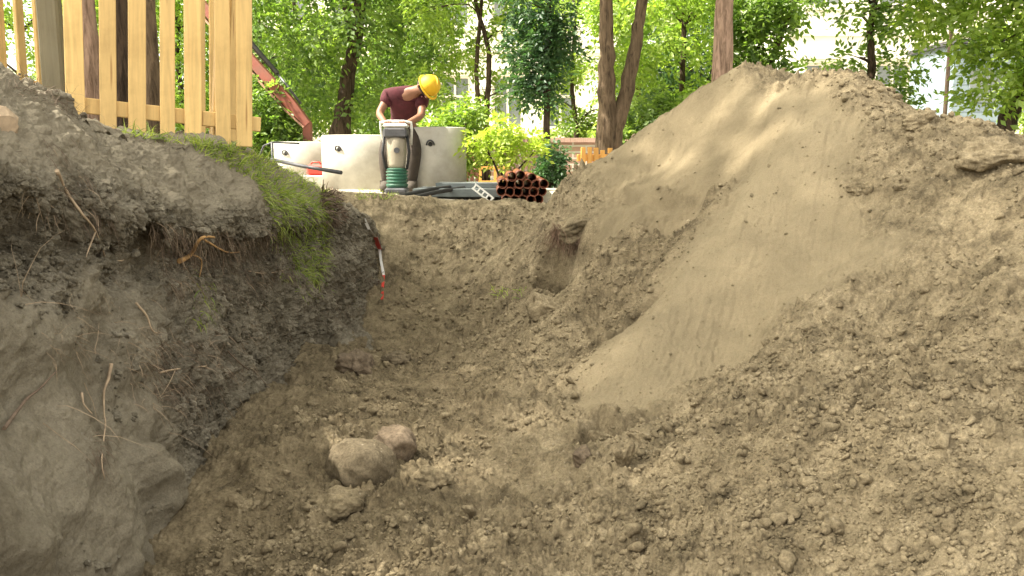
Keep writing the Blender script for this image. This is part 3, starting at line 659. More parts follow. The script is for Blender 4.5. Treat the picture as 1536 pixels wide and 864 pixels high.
def tree(name, loc, label, barkm, leafm, stems, r0, blobs, sprays=1500, leaf=0.13, seed=1, group=None, droop=0.35, limbs=10):
    """stems: list of polylines from the base (local); blobs local"""
    rr = random.Random(seed); r = empty(name, loc); tag(r, label, 'tree', group)
    m = MB(); ends = []
    for i, s in enumerate(stems):
        q = trunk_tube(m, s, r0[i] if hasattr(r0, '__len__') else r0, (r0[i] if hasattr(r0, '__len__') else r0) * 0.45, seed + i); ends.append(q)
    m.build('trunk', barkm, r, True)
    if blobs:
        b = MB(); order = sorted(blobs, key=lambda q: -q[3])[:limbs]
        for k, q in enumerate(order):
            st = rr.choice(ends); c = Vector(q[:3])
            cand = [p for p in st if p.z < c.z - 0.15 * (c - p).length] or [st[len(st) // 2]]
            p = min(cand, key=lambda p: (p - c).length); mid = (p + c) / 2 + Vector((rr.uniform(-.2, .2), rr.uniform(-.2, .2), 0.12 * (c - p).length))
            rad = (r0[0] if hasattr(r0, '__len__') else r0) * 0.34
            trunk_tube(b, [p, mid, c], rad, rad * 0.25, seed + 30 + k, 7, 4)
            for _ in range(3):
                e = c + Vector((rr.uniform(-1, 1) * q[3], rr.uniform(-1, 1) * q[4], rr.uniform(-0.7, 0.7) * q[5])) * 0.8
                trunk_tube(b, [mid.lerp(c, 0.6), (c + e) / 2, e], rad * 0.4, rad * 0.1, seed + 60 + k, 5, 3)
        b.build('branch', barkm, r, True)
        leaf_mesh('crown', blobs, leafm, r, leaf, sprays, seed=seed, droop=droop)
    return r
def rblobs(seed, n, box, rad):
    rr = random.Random(seed); x0, x1, y0, y1, z0, z1 = box
    return [(rr.uniform(x0, x1), rr.uniform(y0, y1), rr.uniform(z0, z1), *(rr.uniform(*rad) * k for k in (1.2, 1.2, rr.uniform(0.45, 0.8)))) for _ in range(n)]
def gx(px, Y): return (px - 768) / F * Y * 0.989
# trees behind the fence, their crowns above the picture; they shade the dig
def at(px, Y): return (gx(px, Y), Y, 0)
tree('broadleaf_tree', at(144, 7.2), 'purplish brown trunk behind the gap left of the middle of the near fence', M['bark_pink'], M['leaf_mid'], [[(0, 0, 0), (0.0, 0, 1.5), (-0.1, 0.1, 3.5), (-0.5, 0.4, 6), (-1.5, 1.2, 8)]], 0.1, rblobs(1, 9, (-4.0, -0.6, -2.5, 0.6, 5.2, 8.5), (0.7, 1.2)), 900, 0.16, 11)
tree('broadleaf_tree', at(191, 7.8), 'thick dark brown trunk behind the middle pickets of the near fence', M['bark_dark'], M['leaf_mid'], [[(0, 0, 0), (0, 0, 1.5), (0.0, 0.1, 3.5), (-0.5, 0.4, 6), (-1.6, 1, 8)]], 0.1, rblobs(2, 8, (-3.5, -0.3, -2.5, 0.3, 5.4, 9.0), (0.7, 1.2)), 800, 0.16, 12)
tree('broadleaf_tree', at(233, 8.6), 'slim mottled trunk behind the near fence, right of two thicker trunks', M['bark_brown'], M['leaf_mid'], [[(0, 0, 0), (0.02, 0, 1.5), (0.0, 0, 3.5), (-0.3, 0, 7)]], 0.09, rblobs(3, 6, (-2.5, 0.0, -2.5, -0.2, 5.0, 7.5), (0.6, 1.0)), 500, 0.15, 13)
# a tall tree left of the camera whose thin high crown casts the soft shade over the dig
SH = Vector((1.6, 4.3, 0)) + S * 25
shb = [(SH.x + a * 1.3 + 8.5, SH.y + b * 1.3 - 0.5, SH.z + rng.uniform(-2.0, 2.0), 1.35, 1.35, 0.9) for a in range(-5, 6) for b in range(-4, 5)]
tree('broadleaf_tree', (-8.5, 0.5, 0), 'tall tree on the left that shades the trench, outside the picture', M['bark_brown'], M['leaf_mid'], [[(0, 0, 0), (0.1, 0, 5), (-0.4, 0.3, 11), (-2.4, 0.8, 17), (-3.6, 1, 22)]], 0.26, shb, SHN, 0.12, 14, limbs=14)
# trees beyond the site
tree('broadleaf_tree', at(515, 17), 'large tree with dark forked trunk behind the concrete rings', M['bark_dark'], M['leaf_mid'],
     [[(0, 0, 0), (0.0, 0, 1.0), (0.1, 0, 1.8), (0.35, 0, 3.0), (0.5, 0, 5)], [(-0.25, 0.1, 0), (-0.15, 0, 0.9), (0.12, 0.05, 1.7), (0.2, 0, 2.8), (-0.2, 0, 5)]], (0.2, 0.13),
     [(-1.2, -0.5, 2.9, .9, .9, .6), (-0.7, 0.2, 2.2, .7, .8, .6), (-1.4, 0, 3.7, 1.1, 1, .6), (0.5, -.8, 2.9, .7, .8, .5), (1.2, 0, 3.3, .9, .9, .6), (0.2, 0, 3.9, 1.2, 1.2, .5), (1.3, .2, 2.3, .7, .8, .5), (-0.2, 1.3, 2.0, .9, .6, .8), (0.8, 1.2, 1.6, .7, .6, .6), (-1.1, 1.2, 1.6, .6, .6, .6), (0.4, 0, 1.6, .5, .7, .35), (-.3, -.4, 2.6, .6, .6, .5)] + rblobs(5, 8, (-2.5, 2.5, -1.5, 1.5, 4.3, 7), (0.7, 1.3)), 3000, 0.12, 15, droop=0.8)
tree('broadleaf_tree', at(722, 16), 'twin slim trunks with airy light green leaves, centre of the background', M['bark_dark'], M['leaf_bright'],
     [[(0, 0, 0), (-0.03, 0, 1.2), (-0.08, 0, 2.0), (0.02, 0, 3.2), (0.1, 0, 5)], [(0.1, 0.1, 0), (0.1, 0.1, 1.3), (0.14, 0, 2.3), (-0.12, 0, 3.4), (-0.1, 0, 5)]], (0.055, 0.06),
     [(-0.8, 0, 3.1, .6, .7, .4), (0.5, 0.3, 2.7, .5, .5, .4), (-0.5, 0.3, 2.3, .5, .6, .3), (0.2, 0, 3.6, .8, .8, .4), (-.9, 0.2, 1.7, .5, .5, .4), (0.3, .6, 1.7, .6, .5, .35)] + rblobs(6, 6, (-1.3, 1.3, -1, 1, 3.5, 5.5), (0.5, 0.9)), 1700, 0.1, 16, droop=0.5)
tree('broadleaf_tree', at(820, 13.5), 'slim dark tree with dense blue green crown behind the pipes', M['bark_dark'], M['leaf_dark'],
     [[(0, 0, 0), (0.0, 0, 1.2), (0.02, 0, 2.2), (0.0, 0, 4.2)]], 0.06, [(-0.1, 0, 1.75, .38, .4, .3), (-.25, 0, 2.1, .42, .4, .32), (0.05, 0, 2.45, .42, .4, .3), (-0.1, 0, 1.42, .3, .3, .16), (-.3, .1, 2.75, .4, .4, .3), (.15, 0, 2.1, .3, .3, .25), (-.35, 0, 1.5, .25, .3, .12)], 800, 0.085, 17, droop=0.3)
tree('broadleaf_tree', at(908, 11.5), 'two thick brown trunks forking from one base beside the heap', M['bark_brown'], M['leaf_mid'],
     [[(0, 0, 0), (0.0, 0, 0.8), (0.0, 0, 1.6), (-0.02, 0, 2.4), (-.3, 0, 5)], [(0.07, 0.05, 0), (0.12, 0.05, .7), (0.25, 0.05, 1.2), (0.37, 0.05, 1.9), (0.48, 0.05, 2.6), (.9, 0, 5)]], (0.145, 0.125), rblobs(8, 14, (-2.2, 3.0, -1.5, 2.5, 4.6, 7.0), (0.7, 1.2)), 2200, 0.17, 18)
tree('broadleaf_tree', at(1080, 10.6), 'single pinkish trunk rising behind the top of the soil heap', M['bark_pink'], M['leaf_mid'],
     [[(0, 0, 0), (0.0, 0, 1.2), (0.0, 0, 2.4), (.03, 0, 5)]], 0.16, rblobs(9, 12, (-2.2, 2.2, -1.2, 2.5, 4.4, 7), (0.7, 1.2)), 2000, 0.17, 19)
tree('broadleaf_tree', at(1500, 12.5), 'leaning dark trunk with sunlit yellow green leaves at the far right', M['bark_dark'], M['leaf_bright'],
     [[(0, 0, 0), (0.02, 0, 0.7), (0.12, 0, 1.2), (0.35, 0, 2.0), (0.6, 0, 4)]], 0.17,
     [(-0.75, -.3, 2.15, .5, .5, .3), (-.3, -.5, 1.75, .5, .4, .3), (-1.1, 0, 2.6, .5, .5, .3), (0.1, -.4, 2.2, .6, .5, .35), (-.5, -.3, 1.35, .4, .3, .2), (.3, -.5, 1.5, .45, .4, .25), (.6, -.3, 1.0, .4, .4, .3), (-.1, -.3, 2.8, .9, .8, .4), (0.9, 0, 2.0, .6, .6, .5), (.75, -.2, .4, .5, .4, .3)] + rblobs(10, 8, (-2, 2.4, -1.5, 2, 3.2, 5.5), (0.5, 1.0)), 3600, 0.11, 20, droop=0.5)
tree('broadleaf_tree', at(1297, 14), 'dark low branched tree before the tall cream building', M['bark_dark'], M['leaf_mid'],
     [[(0, 0, 0), (0.0, 0, 1.2), (0.02, 0, 1.9), (-.02, 0, 2.5), (.2, 0, 4.2)]], 0.085, [(-0.5, 0, 1.55, .45, .5, .3), (.25, 0, 1.45, .5, .5, .3), (-.1, 0.2, 2.0, .35, .4, .2), (.55, 0, 1.9, .35, .4, .25), (.1, -.1, 2.75, .8, .6, .25), (-.9, 0, 1.75, .3, .3, .2), (.4, 0, 1.0, .5, .5, .4), (.5, 0, 2.5, .6, .5, .25)] + rblobs(11, 4, (-1.2, 1.6, -1, 1, 3.2, 4.6), (0.5, 0.8)), 1200, 0.1, 21)
tree('broadleaf_tree', at(1135, 16), 'leafy green tree right behind the pinkish trunk', M['bark_dark'], M['leaf_mid'],
     [[(0, 0, 0), (0.0, 0, 1.4), (0.2, 0, 2.2), (.7, 0, 3.6)]], 0.09, [(-0.1, 0, 2.4, .55, .6, .5), (.1, 0, 1.8, .5, .6, .35), (-.3, 0, 3.0, .6, .7, .4), (.45, 0, 3.2, .5, .6, .3), (0, 0, 1.2, .5, .6, .35)], 1200, 0.11, 22)
# sunlit wood edge behind, tree by tree
far_spots = [(862, 24, 'leaf_bright'), (48, 17, 'leaf_bright'), (395, 20, 'leaf_mid'), (450, 24, 'leaf_bright'), (560, 26, 'leaf_mid'), (620, 22, 'leaf_mid'), (960, 20, 'leaf_bright'), (1020, 17, 'leaf_bright'), (1000, 24, 'leaf_mid'), (1060, 22, 'leaf_dark'), (160, 20, 'leaf_mid'), (280, 19, 'leaf_bright'), (330, 23, 'leaf_mid'), (1560, 18, 'leaf_bright')]
far_lab = ['pale tree far behind, between the slim dark tree and the double trunk', 'bright tree behind the left end of the near fence', 'green tree beyond the fence end, above the digger arm', 'pale tree seen between the digger arm and the forked trunk', 'tree deep behind the right side of the forked trunk', 'mid green tree above the bent worker', 'sunlit yellow green tree right of the double trunk', 'bright low tree behind the left shoulder of the heap', 'mid green tree deep behind the left shoulder of the heap', 'dark green tree left of the pinkish trunk',
           'tree behind the dark trunks at the near fence', 'bright tree behind the middle of the near fence', 'tree behind the right end of the near fence', 'bright tree behind the leaning trunk at the right edge']
protos = {}
for k, (px, Y, lm) in enumerate(far_spots):
    key = (lm, k % 2)
    loc = at(px, Y)
    sc_ = (0.85 + 0.3 * ((k * 37 % 10) / 10)) * Y / 22
    if key not in protos:
        t = tree('broadleaf_tree', loc, far_lab[k], M['bark_dark'], M[lm], [[(0, 0, 0), (0.03, 0, 1.4), (-0.1, 0, 2.8), (0.1, 0, 6)]], 0.09,
                 [(q[0] * 0.9, q[1], q[2], q[3], q[4], q[5]) for q in rblobs(40 + k, 17, (-1.6, 1.6, -1.3, 1.3, 1.1, 5.6), (0.4, 0.85))], 1300, 0.13, 70 + k, droop=0.6)
        protos[key] = t
    else:
        t = copy_tree(protos[key]); t.location = loc
    t.rotation_euler.z = k * 1.1; t.scale = (sc_, sc_, sc_)
    t['label'] = far_lab[k]; t['group'] = 'trees beyond the building site'
def shrub(px, Y, label, leafm, blobs, sprays, leaf, seed, stems=3):
    rr = random.Random(seed); r = empty('shrub', at(px, Y)); tag(r, label, 'shrub'); m = MB()
    for k in range(stems):
        q = rr.choice(blobs); trunk_tube(m, [(rr.uniform(-.06, .06), 0, 0), (q[0] * .4, q[1] * .3, q[2] * .5), q[:3]], 0.022, 0.008, seed + k, 6, 3)
    m.build('stem', M['bark_dark'], r, True); leaf_mesh('foliage', blobs, leafm, r, leaf, sprays, seed=seed); return r
shrub(757, 11.6, 'small tree with sunlit yellow green leaves above the pipe stack', M['leaf_yellow'], [(-.33, 0, .70, .17, .2, .12), (0, 0, .76, .22, .25, .12), (.3, 0, .68, .18, .2, .1), (-.1, 0, .52, .2, .2, .1), (.17, 0, .54, .16, .2, .08), (-.1, 0, .86, .14, .2, .08), (.42, 0, .55, .1, .12, .08)], 260, 0.075, 31)
shrub(826, 13.0, 'low dark green shrub at the foot of the slim dark tree', M['leaf_dark'], [(0, 0, .3, .18, .2, .16), (.05, 0, .5, .16, .2, .14), (-.08, 0, .18, .15, .15, .1)], 260, 0.07, 32)
shrub(395, 15, 'dark bushy shrub behind the right end of the near fence', M['leaf_mid'], [(0, 0, .6, .6, .4, .5), (-.1, 0, 1.3, .5, .4, .5), (.5, 0, .5, .4, .3, .4), (0.2, 0, 1.0, .4, .4, .4)], 900, 0.09, 33)
shrub(672, 13.2, 'pale sunlit shrub behind the tall concrete ring', M['leaf_bright'], [(-.1, 0, .9, .35, .3, .25), (.25, 0, .75, .35, .3, .25), (0, 0, .5, .4, .3, .3), (.35, 0, 1.15, .25, .25, .2)], 600, 0.085, 34)
shrub(940, 13.5, 'green shrub between the double trunk and the heap', M['leaf_mid'], [(.1, 0, .7, .4, .3, .3), (.5, 0, 1.1, .4, .3, .3), (.2, 0, .35, .4, .3, .3)], 600, 0.09, 35)

# ------------------------------------------------------------------ fences
def fence_panel(name, A, B, tilt, pickets, label, cat='fence', height=1.9, zoff=0, pw=0.086, group=None, posts=(), wm='wood', railz=(0.09, 1.5), pt=0.022):
    """A,B base points of the rail line; pickets: distances along; tilt: lean of the whole panel in its plane"""
    A = Vector(A); B = Vector(B); d = B - A; L = math.hypot(d.x, d.y); r = empty(name, A, math.atan2(d.y, d.x)); r.rotation_euler = (0, tilt, math.atan2(d.y, d.x)); tag(r, label, cat, group)
    for k, s in enumerate(pickets):
        h = height + rng.uniform(-.03, .03); w_ = pw * rng.uniform(0.9, 1.08)
        p = MB().bevbox((0, 0, h / 2 - 0.05), (w_, pt, h), 0.004).build('picket', M[wm], r)
        p.location = (s, -pt / 2 - 0.002, zoff + rng.uniform(-.02, .01)); p.rotation_euler = (rng.uniform(-.008, .008), (R(2.6) - tilt if tilt > 0.06 else 0) + rng.uniform(-.012, .012), rng.uniform(-.03, .03))
    for z in railz:
        MB().bevbox((L / 2, 0.024, z), (L + 0.06, 0.04, 0.085), 0.004, None).build('rail', M[wm], r)
    for s in posts:
        MB().bevbox((s, 0.09, 0.9), (0.08, 0.08, 2.3), 0.006).build('post', M[wm], r)
    return r
A = pix(95, 180, 4.75); B = pix(384, 209, 5.25); d = B - A; L = d.length
def along(px):      # distance along the panel for a picture column
    lo, hi = 0.0, 1.0
    for _ in range(40):
        mid = (lo + hi) / 2; p = A + d * mid
        if 768 + F * p.x / (p.y * 0.989) < px: lo = mid
        else: hi = mid
    return lo * math.hypot(d.x, d.y)
tl = math.atan2(-(d.z), math.hypot(d.x, d.y))
fence_panel('picket_fence', A, B, tl, [along(q) for q in (118, 166, 209, 254, 292, 337, 368)], 'new pine picket fence on the left bank, leaning to the right', posts=(L - 0.2,))
A2 = pix(290, 200, 5.9); B2 = pix(372, 205, 6.3)
fence_panel('picket_fence', A2, B2, tl * 0.6, [0.04, 0.17, 0.3], 'short pine picket panel standing behind the right end of the near fence', posts=())
A3 = pix(-90, 130, 4.4); B3 = pix(66, 132, 5.4)
fence_panel('picket_fence', A3, B3, 0.03, [0.1, 0.32, 0.53, 0.74, 0.95], 'pine pickets left of the grey post, seen almost edge on', posts=(1.2,), pw=0.085)
pp = pix(88, 200, 5.1); r = empty('grey_post', (pp.x, pp.y, 0.3)); tag(r, 'broad weathered grey green wooden post in the near fence', 'post')
MB().bevbox((0, 0, 1.2), (0.125, 0.07, 2.4), 0.012).build('board', M['post'], r); MB().bevbox((0.0, 0.06, 1.2), (0.05, 0.05, 2.3), 0.006).build('batten', M['post'], r)
A4 = pix(870, 255, 10.8); B4 = pix(924, 255, 10.95); A4.z = 0.02; B4.z = 0.02
fence_panel('picket_fence', A4, B4, 0.0, [0.03, 0.12, 0.21, 0.3, 0.39], 'small orange yellow picket fence before the double trunk', height=0.6, railz=(0.14, 0.42), wm='wood_far', pw=0.058)
# red slatted screen, pink boards, orange frame behind the pipes
q = pix(712, 262, 16.5); r = empty('slat_screen', (q.x, q.y, 0)); tag(r, 'brownish red slatted wooden screen behind the tall concrete ring', 'screen')
for k in range(6): MB().box((-0.25 + k * 0.1, 0, 0.36), (0.07, 0.03, 0.72)).build('slat', M['redwood'], r)
m = MB(); m.box((0, 0.03, 0.62), (0.62, 0.03, 0.08)); m.box((0, 0.03, 0.14), (0.62, 0.03, 0.08)); m.build('rail', M['redwood'], r)
q = pix(785, 262, 17.5); r = empty('board_fence', (q.x, q.y, 0)); tag(r, 'pale pink board fence behind the pipe stack', 'fence')
for k in range(7): MB().box((-0.4 + k * 0.13, 0, 0.4), (0.085, 0.03, 0.8)).build('board', M['pinkwood'], r)
m = MB(); m.box((0, 0.03, 0.65), (0.95, 0.03, 0.07)); m.box((0, 0.03, 0.15), (0.95, 0.03, 0.07)); m.build('rail', M['pinkwood'], r)
q = pix(741, 272, 14.6); r = empty('wooden_trestle', (q.x, q.y, 0)); tag(r, 'low orange wooden trestle frame left of the pipe stack', 'trestle')
MB().box((0, 0, 0.27), (0.52, 0.06, 0.05)).build('beam', M['wood_far'], r)
for sx in (-0.23, 0.02, 0.23): MB().box((sx, 0, 0.122), (0.045, 0.05, 0.245)).build('leg', M['wood_far'], r)
MB().box((0, -0.045, 0.04), (0.52, 0.03, 0.04)).build('foot_rail', M['wood_far'], r)

# ------------------------------------------------------------------ concrete rings
def ring(px, Y, rad, h, label, rz=0.0, eyes=(-100,), wall=0.09):
    r = empty('concrete_ring', (gx(px, Y), Y, 0), rz); tag(r, label, 'concrete ring', 'concrete well rings behind the trench')
    MB().lathe([(rad, -0.05), (rad, h - 0.012), (rad - 0.012, h), (rad - wall + 0.01, h), (rad - wall, h - 0.01), (rad - wall, -0.05)], n=56, closed=True).build('shell', M['concrete'], r, True)
    for a in eyes:
        t = R(a); c = Vector((math.cos(t), math.sin(t), 0)); s = Vector((-c.y, c.x, 0))
        pts = [c * (rad + 0.005) + s * 0.05 * math.cos(k * math.pi / 8) + Vector((0, 0, h * 0.72 + 0.06 * math.sin(k * math.pi / 8))) + c * 0.03 * math.sin(k * math.pi / 8) for k in range(9)]
        lp = MB().tube(pts, 0.012, 6).build('lifting_eye', M['steel'], r, True)
        MB().lathe([(0.0, 0), (0.03, 0), (0.03, 0.004)], n=14, rot=c.to_track_quat('Z', 'Y').to_matrix(), c=c * (rad + 0.001) + Vector((0, 0, h * 0.72 + 0.01))).build('socket', M['hole'], lp)
    return r
ring(553, 12.6, 0.66, 0.75, 'wide pale concrete ring behind the left side of the worker', eyes=(-118, -60))
ring(652, 11.9, 0.43, 0.84, 'tall narrow concrete ring right of the worker with lifting eye', eyes=(-92, -160))
ring(466, 13.9, 0.6, 0.68, 'far concrete ring farthest left behind the grassy bank', eyes=(-115,))
# red canister and dark bar on the left
q = pix(474, 246, 13.0); r = empty('red_canister', (q.x, q.y, 0.0)); tag(r, 'red plastic canister lying before the far concrete ring', 'canister')
z0 = 0.2
MB().bevbox((0, 0, 0.26), (0.26, 0.16, 0.16), 0.03).build('body', M['red'], r, False); MB().tube([(-0.08, 0, 0.335), (-0.05, 0, 0.375), (0.05, 0, 0.375), (0.08, 0, 0.335)], 0.012, 6).build('handle', M['red'], r, True); MB().lathe([(0.0, 0.03), (0.025, 0.03), (0.025, 0)], c=(0.1, 0, 0.335), n=12).build('cap', M['black'], r)
MB().bevbox((0, 0, 0.09), (0.5, 0.3, 0.18), 0.015).build('base_block', M['concrete'], r)
q1 = pix(402, 238, 10.2); q2 = pix(512, 259, 9.6)
m = MB().tube([q1, q1.lerp(q2, .5) + Vector((0, 0, -0.01)), q2], 0.022, 8); o = m.build('steel_bar', M['steel'], None, True); tag(o, 'dark bar lying on the far edge of the grassy bank', 'bar')
q = pix(410, 262, 10.4); r = empty('wire_frame', (q.x, q.y, 0.0)); tag(r, 'dark thin wire frame at the left end of the far concrete ring', 'frame')
MB().tube([(0, 0, 0), (0, 0, 0.62)], 0.018, 6).build('upright', M['steel'], r, True); MB().tube([(-.18, 0, 0), (-.18, 0, .4), (-0.1, 0, 0.58), (0, 0, 0.62), (0.3, 0.1, 0.61)], 0.012, 6).build('hoop', M['steel'], r, True)

# ------------------------------------------------------------------ pipes, bars, slab
q = pix(700, 292, 10.6)
r = empty('concrete_slab', (q.x, q.y + 0.3, 0)); tag(r, 'flat grey slab lying on the ground under the black pipes', 'slab'); r.rotation_euler.z = R(-4)
MB().bevbox((0, 0, 0.02), (1.25, 0.8, 0.1), 0.008).build('plate', M['slab'], r); MB().bevbox((0.1, 0.15, 0.1), (1.0, 0.4, 0.06), 0.006).build('upper_plate', M['slab'], r)
for a, b, lab in (((578, 299, 9.35), (702, 277, 11.4), 'longer black pipe lying from the trench edge to the slab, the left one'), ((588, 304, 9.2), (714, 279, 11.2), 'black pipe lying beside its twin, nearer the trench end')):
    a = pix(*a); b = pix(*b); n = MB().tube([a, a.lerp(b, .5) + Vector((0, 0, .02)), b], 0.026, 10, False); n.tube([b, b.lerp(a, .5) + Vector((0, 0, .02)), a], 0.02, 10, False)
    r = empty('black_pipe', a); tag(r, lab, 'pipe', 'black pipes lying at the far trench edge'); o = n.build('tube', M['black'], r, True); o.location = -a
q = pix(722, 293, 9.9); r = empty('metal_strip', (q.x, q.y, q.z)); tag(r, 'short white perforated metal strip slanting down beside the pipe stack', 'metal strip')
m = MB(); rt = Matrix.Rotation(R(38), 3, 'Y')
m.box((0, 0, 0), (0.27, 0.02, 0.018), rt)
for sx in (-0.12, -0.06, 0, 0.06, 0.12): m.box(rt @ Vector((sx, 0, 0.03)), (0.018, 0.018, 0.05), rt)
m.box(rt @ Vector((0, 0, 0.06)), (0.27, 0.02, 0.018), rt); m.build('strip', M['white'], r)
pc = [(768, 265), (781, 263), (798, 267), (754, 276), (767, 276), (779, 276), (791, 276), (804, 277), (816, 276), (752, 287), (765, 288), (777, 288), (789, 288), (801, 288), (813, 287), (760, 299), (773, 300), (785, 300), (797, 300), (808, 299)]
LP = 1.9
pm = MB(); pm.lathe([(0.054, 0), (0.054, LP), (0.048, LP), (0.048, 0)], n=20, closed=True, rot=Matrix.Rotation(R(-90), 3, 'X'))
first = None
names = ['topmost row', 'second row', 'third row', 'bottom row']
for k, (px, py) in enumerate(pc):
    p = pix(px, py, 9.9 + 0.12 * ((k * 7 % 5) / 5 - 0.5))
    if first is None:
        o = pm.build('pipe', M['pvc'], None, True); first = o
    else:
        o = first.copy(); col.objects.link(o)
    o.location = p; o.rotation_euler = (R(0.6 * ((k * 3 % 5) - 2) * 0.3), 0, R(1.5))
    row = 0 if k < 3 else 1 if k < 9 else 2 if k < 15 else 3; i = k - (0, 3, 9, 15)[row]; n = (3, 6, 6, 5)[row]
    pos = 'leftmost' if i == 0 else 'rightmost' if i == n - 1 else ('second from the left' if i == 1 else 'second from the right' if i == n - 2 else 'third from the left' if i == 2 else 'third from the right')
    tag(o, f'brownish orange pipe in the stack, {pos} of the {names[row]}', 'pipe', 'orange pipes stacked at the far trench end')
# ------------------------------------------------------------------ excavator behind the fence
e0 = pix(462, 187, 15.0); e1 = pix(378, 92, 15.2); dirv = (e1 - e0).normalized(); elbow = e0 + dirv * 3.4; base = Vector((gx(170, 15.6), 15.6, 0))
r = empty('excavator', base); tag(r, 'orange red excavator half hidden by the fence, its arm reaching right', 'excavator')
def loc(p): return Vector(p) - base
def slabbeam(m, pts_up, pts_dn, w):
    b = len(m.v); n = len(pts_up)
    for s in (-w / 2, w / 2):
        for p in list(pts_up) + list(reversed(pts_dn)): m.v.append((p[0], p[1] + s, p[2]))
    k = 2 * n; m.f.append(tuple(range(b, b + k))); m.f.append(tuple(b + k + k - 1 - i for i in range(k)))
    for i in range(k): m.f.append((b + i, b + k + i, b + k + (i + 1) % k, b + (i + 1) % k))
nv = Vector((-dirv.z, 0, dirv.x)); nv = nv if nv.z > 0 else -nv
st = [e0, e0 + dirv * 0.5, e0 + dirv * 1.2, elbow]
m = MB(); slabbeam(m, [loc(p + nv * wd) for p, wd in zip(st, (0.06, 0.11, 0.09, 0.08))], [loc(p - nv * wd) for p, wd in zip(st, (0.05, 0.08, 0.07, 0.07))], 0.2); stick = m.build('arm_stick', M['digger'], r)
m = MB(); slabbeam(m, [loc(p - nv * wd) for p, wd in zip(st, (0.055, 0.105, 0.105, 0.105))], [loc(p - nv * (wd + 0.03)) for p, wd in zip(st, (0.055, 0.105, 0.105, 0.105))], 0.24); m.build('edge_flange', M['digger_light'], stick)
MB().tube([loc(e0 + dirv * 0.35 + nv * 0.15), loc(e0 + dirv * 1.0 + nv * 0.19)], 0.022, 8).tube([loc(e0 + dirv * 1.0 + nv * 0.19), loc(elbow + nv * 0.22)], 0.045, 8).build('hydraulic_cylinder', M['steel'], r, True)
m = MB(); bend = base + Vector((0.7, 0, 3.5)); bp = [base + Vector((0.3, 0, 1.0)), bend, elbow]
slabbeam(m, [loc(p + Vector((0, 0, wd))) for p, wd in zip(bp, (0.14, 0.2, 0.1))], [loc(p - Vector((0, 0, wd))) for p, wd in zip(bp, (0.14, 0.18, 0.1))], 0.24); m.build('boom', M['digger'], r)
m = MB(); m.box(loc(e0 + Vector((-0.01, 0, -0.13))), (0.13, 0.16, 0.36)); m.build('bucket_link', M['digger'], r)
m = MB(); m.prism([(p[0] + loc(e0).x, p[1] + loc(e0).z - 0.3) for p in ((-.3, 0), (.12, .02), (.12, -.1), (.0, -.42), (-.25, -.45), (-.42, -.2))], loc(e0).y - 0.25, loc(e0).y + 0.25); m.build('bucket', M['steel'], r)
MB().bevbox((-0.4, 0.1, 0.85), (1.5, 1.3, 0.55), 0.06).build('body', M['digger'], r)
cab = MB(); 
for sx in (-.62, 0.22):
    for sy in (-.45, .45): cab.box((sx, sy + 0.1, 1.65), (0.07, 0.07, 1.1))
cab.box((-.2, 0.1, 2.22), (0.98, 1.05, 0.08)); cab = cab.build('cab', M['digger'], r); MB().box((-.2, 0.1, 1.65), (0.86, 0.9, 1.04)).build('cab_glass', M['glass'], cab)
for sy in (-.5, .7):
    MB().prism([(0.95, .1), (1.05, .28), (.95, .48), (-1.15, .48), (-1.25, .28), (-1.15, .1)], sy - .16, sy + .16).build('track', M['steel'], r)

# ------------------------------------------------------------------ worker with rammer
def skin_obj(name, verts, edges, radii, mat, parent, sub=2, root=0):
    me = bpy.data.meshes.new(name); me.from_pydata([tuple(v) for v in verts], edges, []); o = bpy.data.objects.new(name, me); col.objects.link(o)
    o.modifiers.new('skin', 'SKIN').use_smooth_shade = True; ss = o.modifiers.new('sub', 'SUBSURF'); ss.levels = sub; ss.render_levels = sub
    for i, d_ in enumerate(me.skin_vertices[0].data):
        rd = radii[i]; d_.radius = rd if hasattr(rd, '__len__') else (rd, rd); d_.use_root = (i == root)
    bpy.context.view_layer.update(); dg = bpy.context.evaluated_depsgraph_get()
    nm = bpy.data.meshes.new_from_object(o.evaluated_get(dg)); o.modifiers.clear(); old = o.data; o.data = nm; nm.name = name; bpy.data.meshes.remove(old)
    nm.materials.clear(); nm.materials.append(mat); nm.polygons.foreach_set('use_smooth', [True] * len(nm.polygons)); 
    if parent: o.parent = parent
    return o
WX, WY = gx(600, 11.35), 11.35
wk = empty('person', (WX, WY, 0)); tag(wk, 'worker in maroon shirt and yellow helmet bent over a rammer at the trench end', 'person')
J = {}   # local joints (x right in picture, y away from camera)
def j(n, x_, y_, z_, r_): J[n] = (Vector((x_, y_, z_)), r_)
j('pelvis', 0.0, 0.30, 0.86, (0.15, 0.11)); j('waist', 0.03, 0.24, 0.98, (0.145, 0.105)); j('chest', 0.08, 0.10, 1.14, (0.165, 0.12)); j('upper', 0.12, -0.02, 1.24, (0.15, 0.10)); j('neck', 0.25, -0.10, 1.29, 0.058); j('head0', 0.33, -0.16, 1.31, 0.075); j('head1', 0.39, -0.2, 1.32, 0.098); j('head2', 0.435, -0.225, 1.33, 0.07)
j('shL', -0.13, -0.02, 1.22, 0.06); j('elL', -0.24, -0.14, 0.99, 0.052); j('wrL', -0.12, -0.4, 0.86, 0.034); j('haL', -0.085, -0.455, 0.865, 0.036)
j('shR', 0.30, 0.02, 1.17, 0.06); j('elR', 0.30, -0.17, 0.96, 0.052); j('wrR', 0.14, -0.40, 0.86, 0.034); j('haR', 0.10, -0.455, 0.865, 0.036)
j('hipL', -0.14, 0.28, 0.80, 0.10); j('knL', -0.205, 0.1, 0.47, 0.075); j('anL', -0.19, 0.14, 0.10, 0.05); j('toL', -0.205, -0.06, 0.04, 0.04)
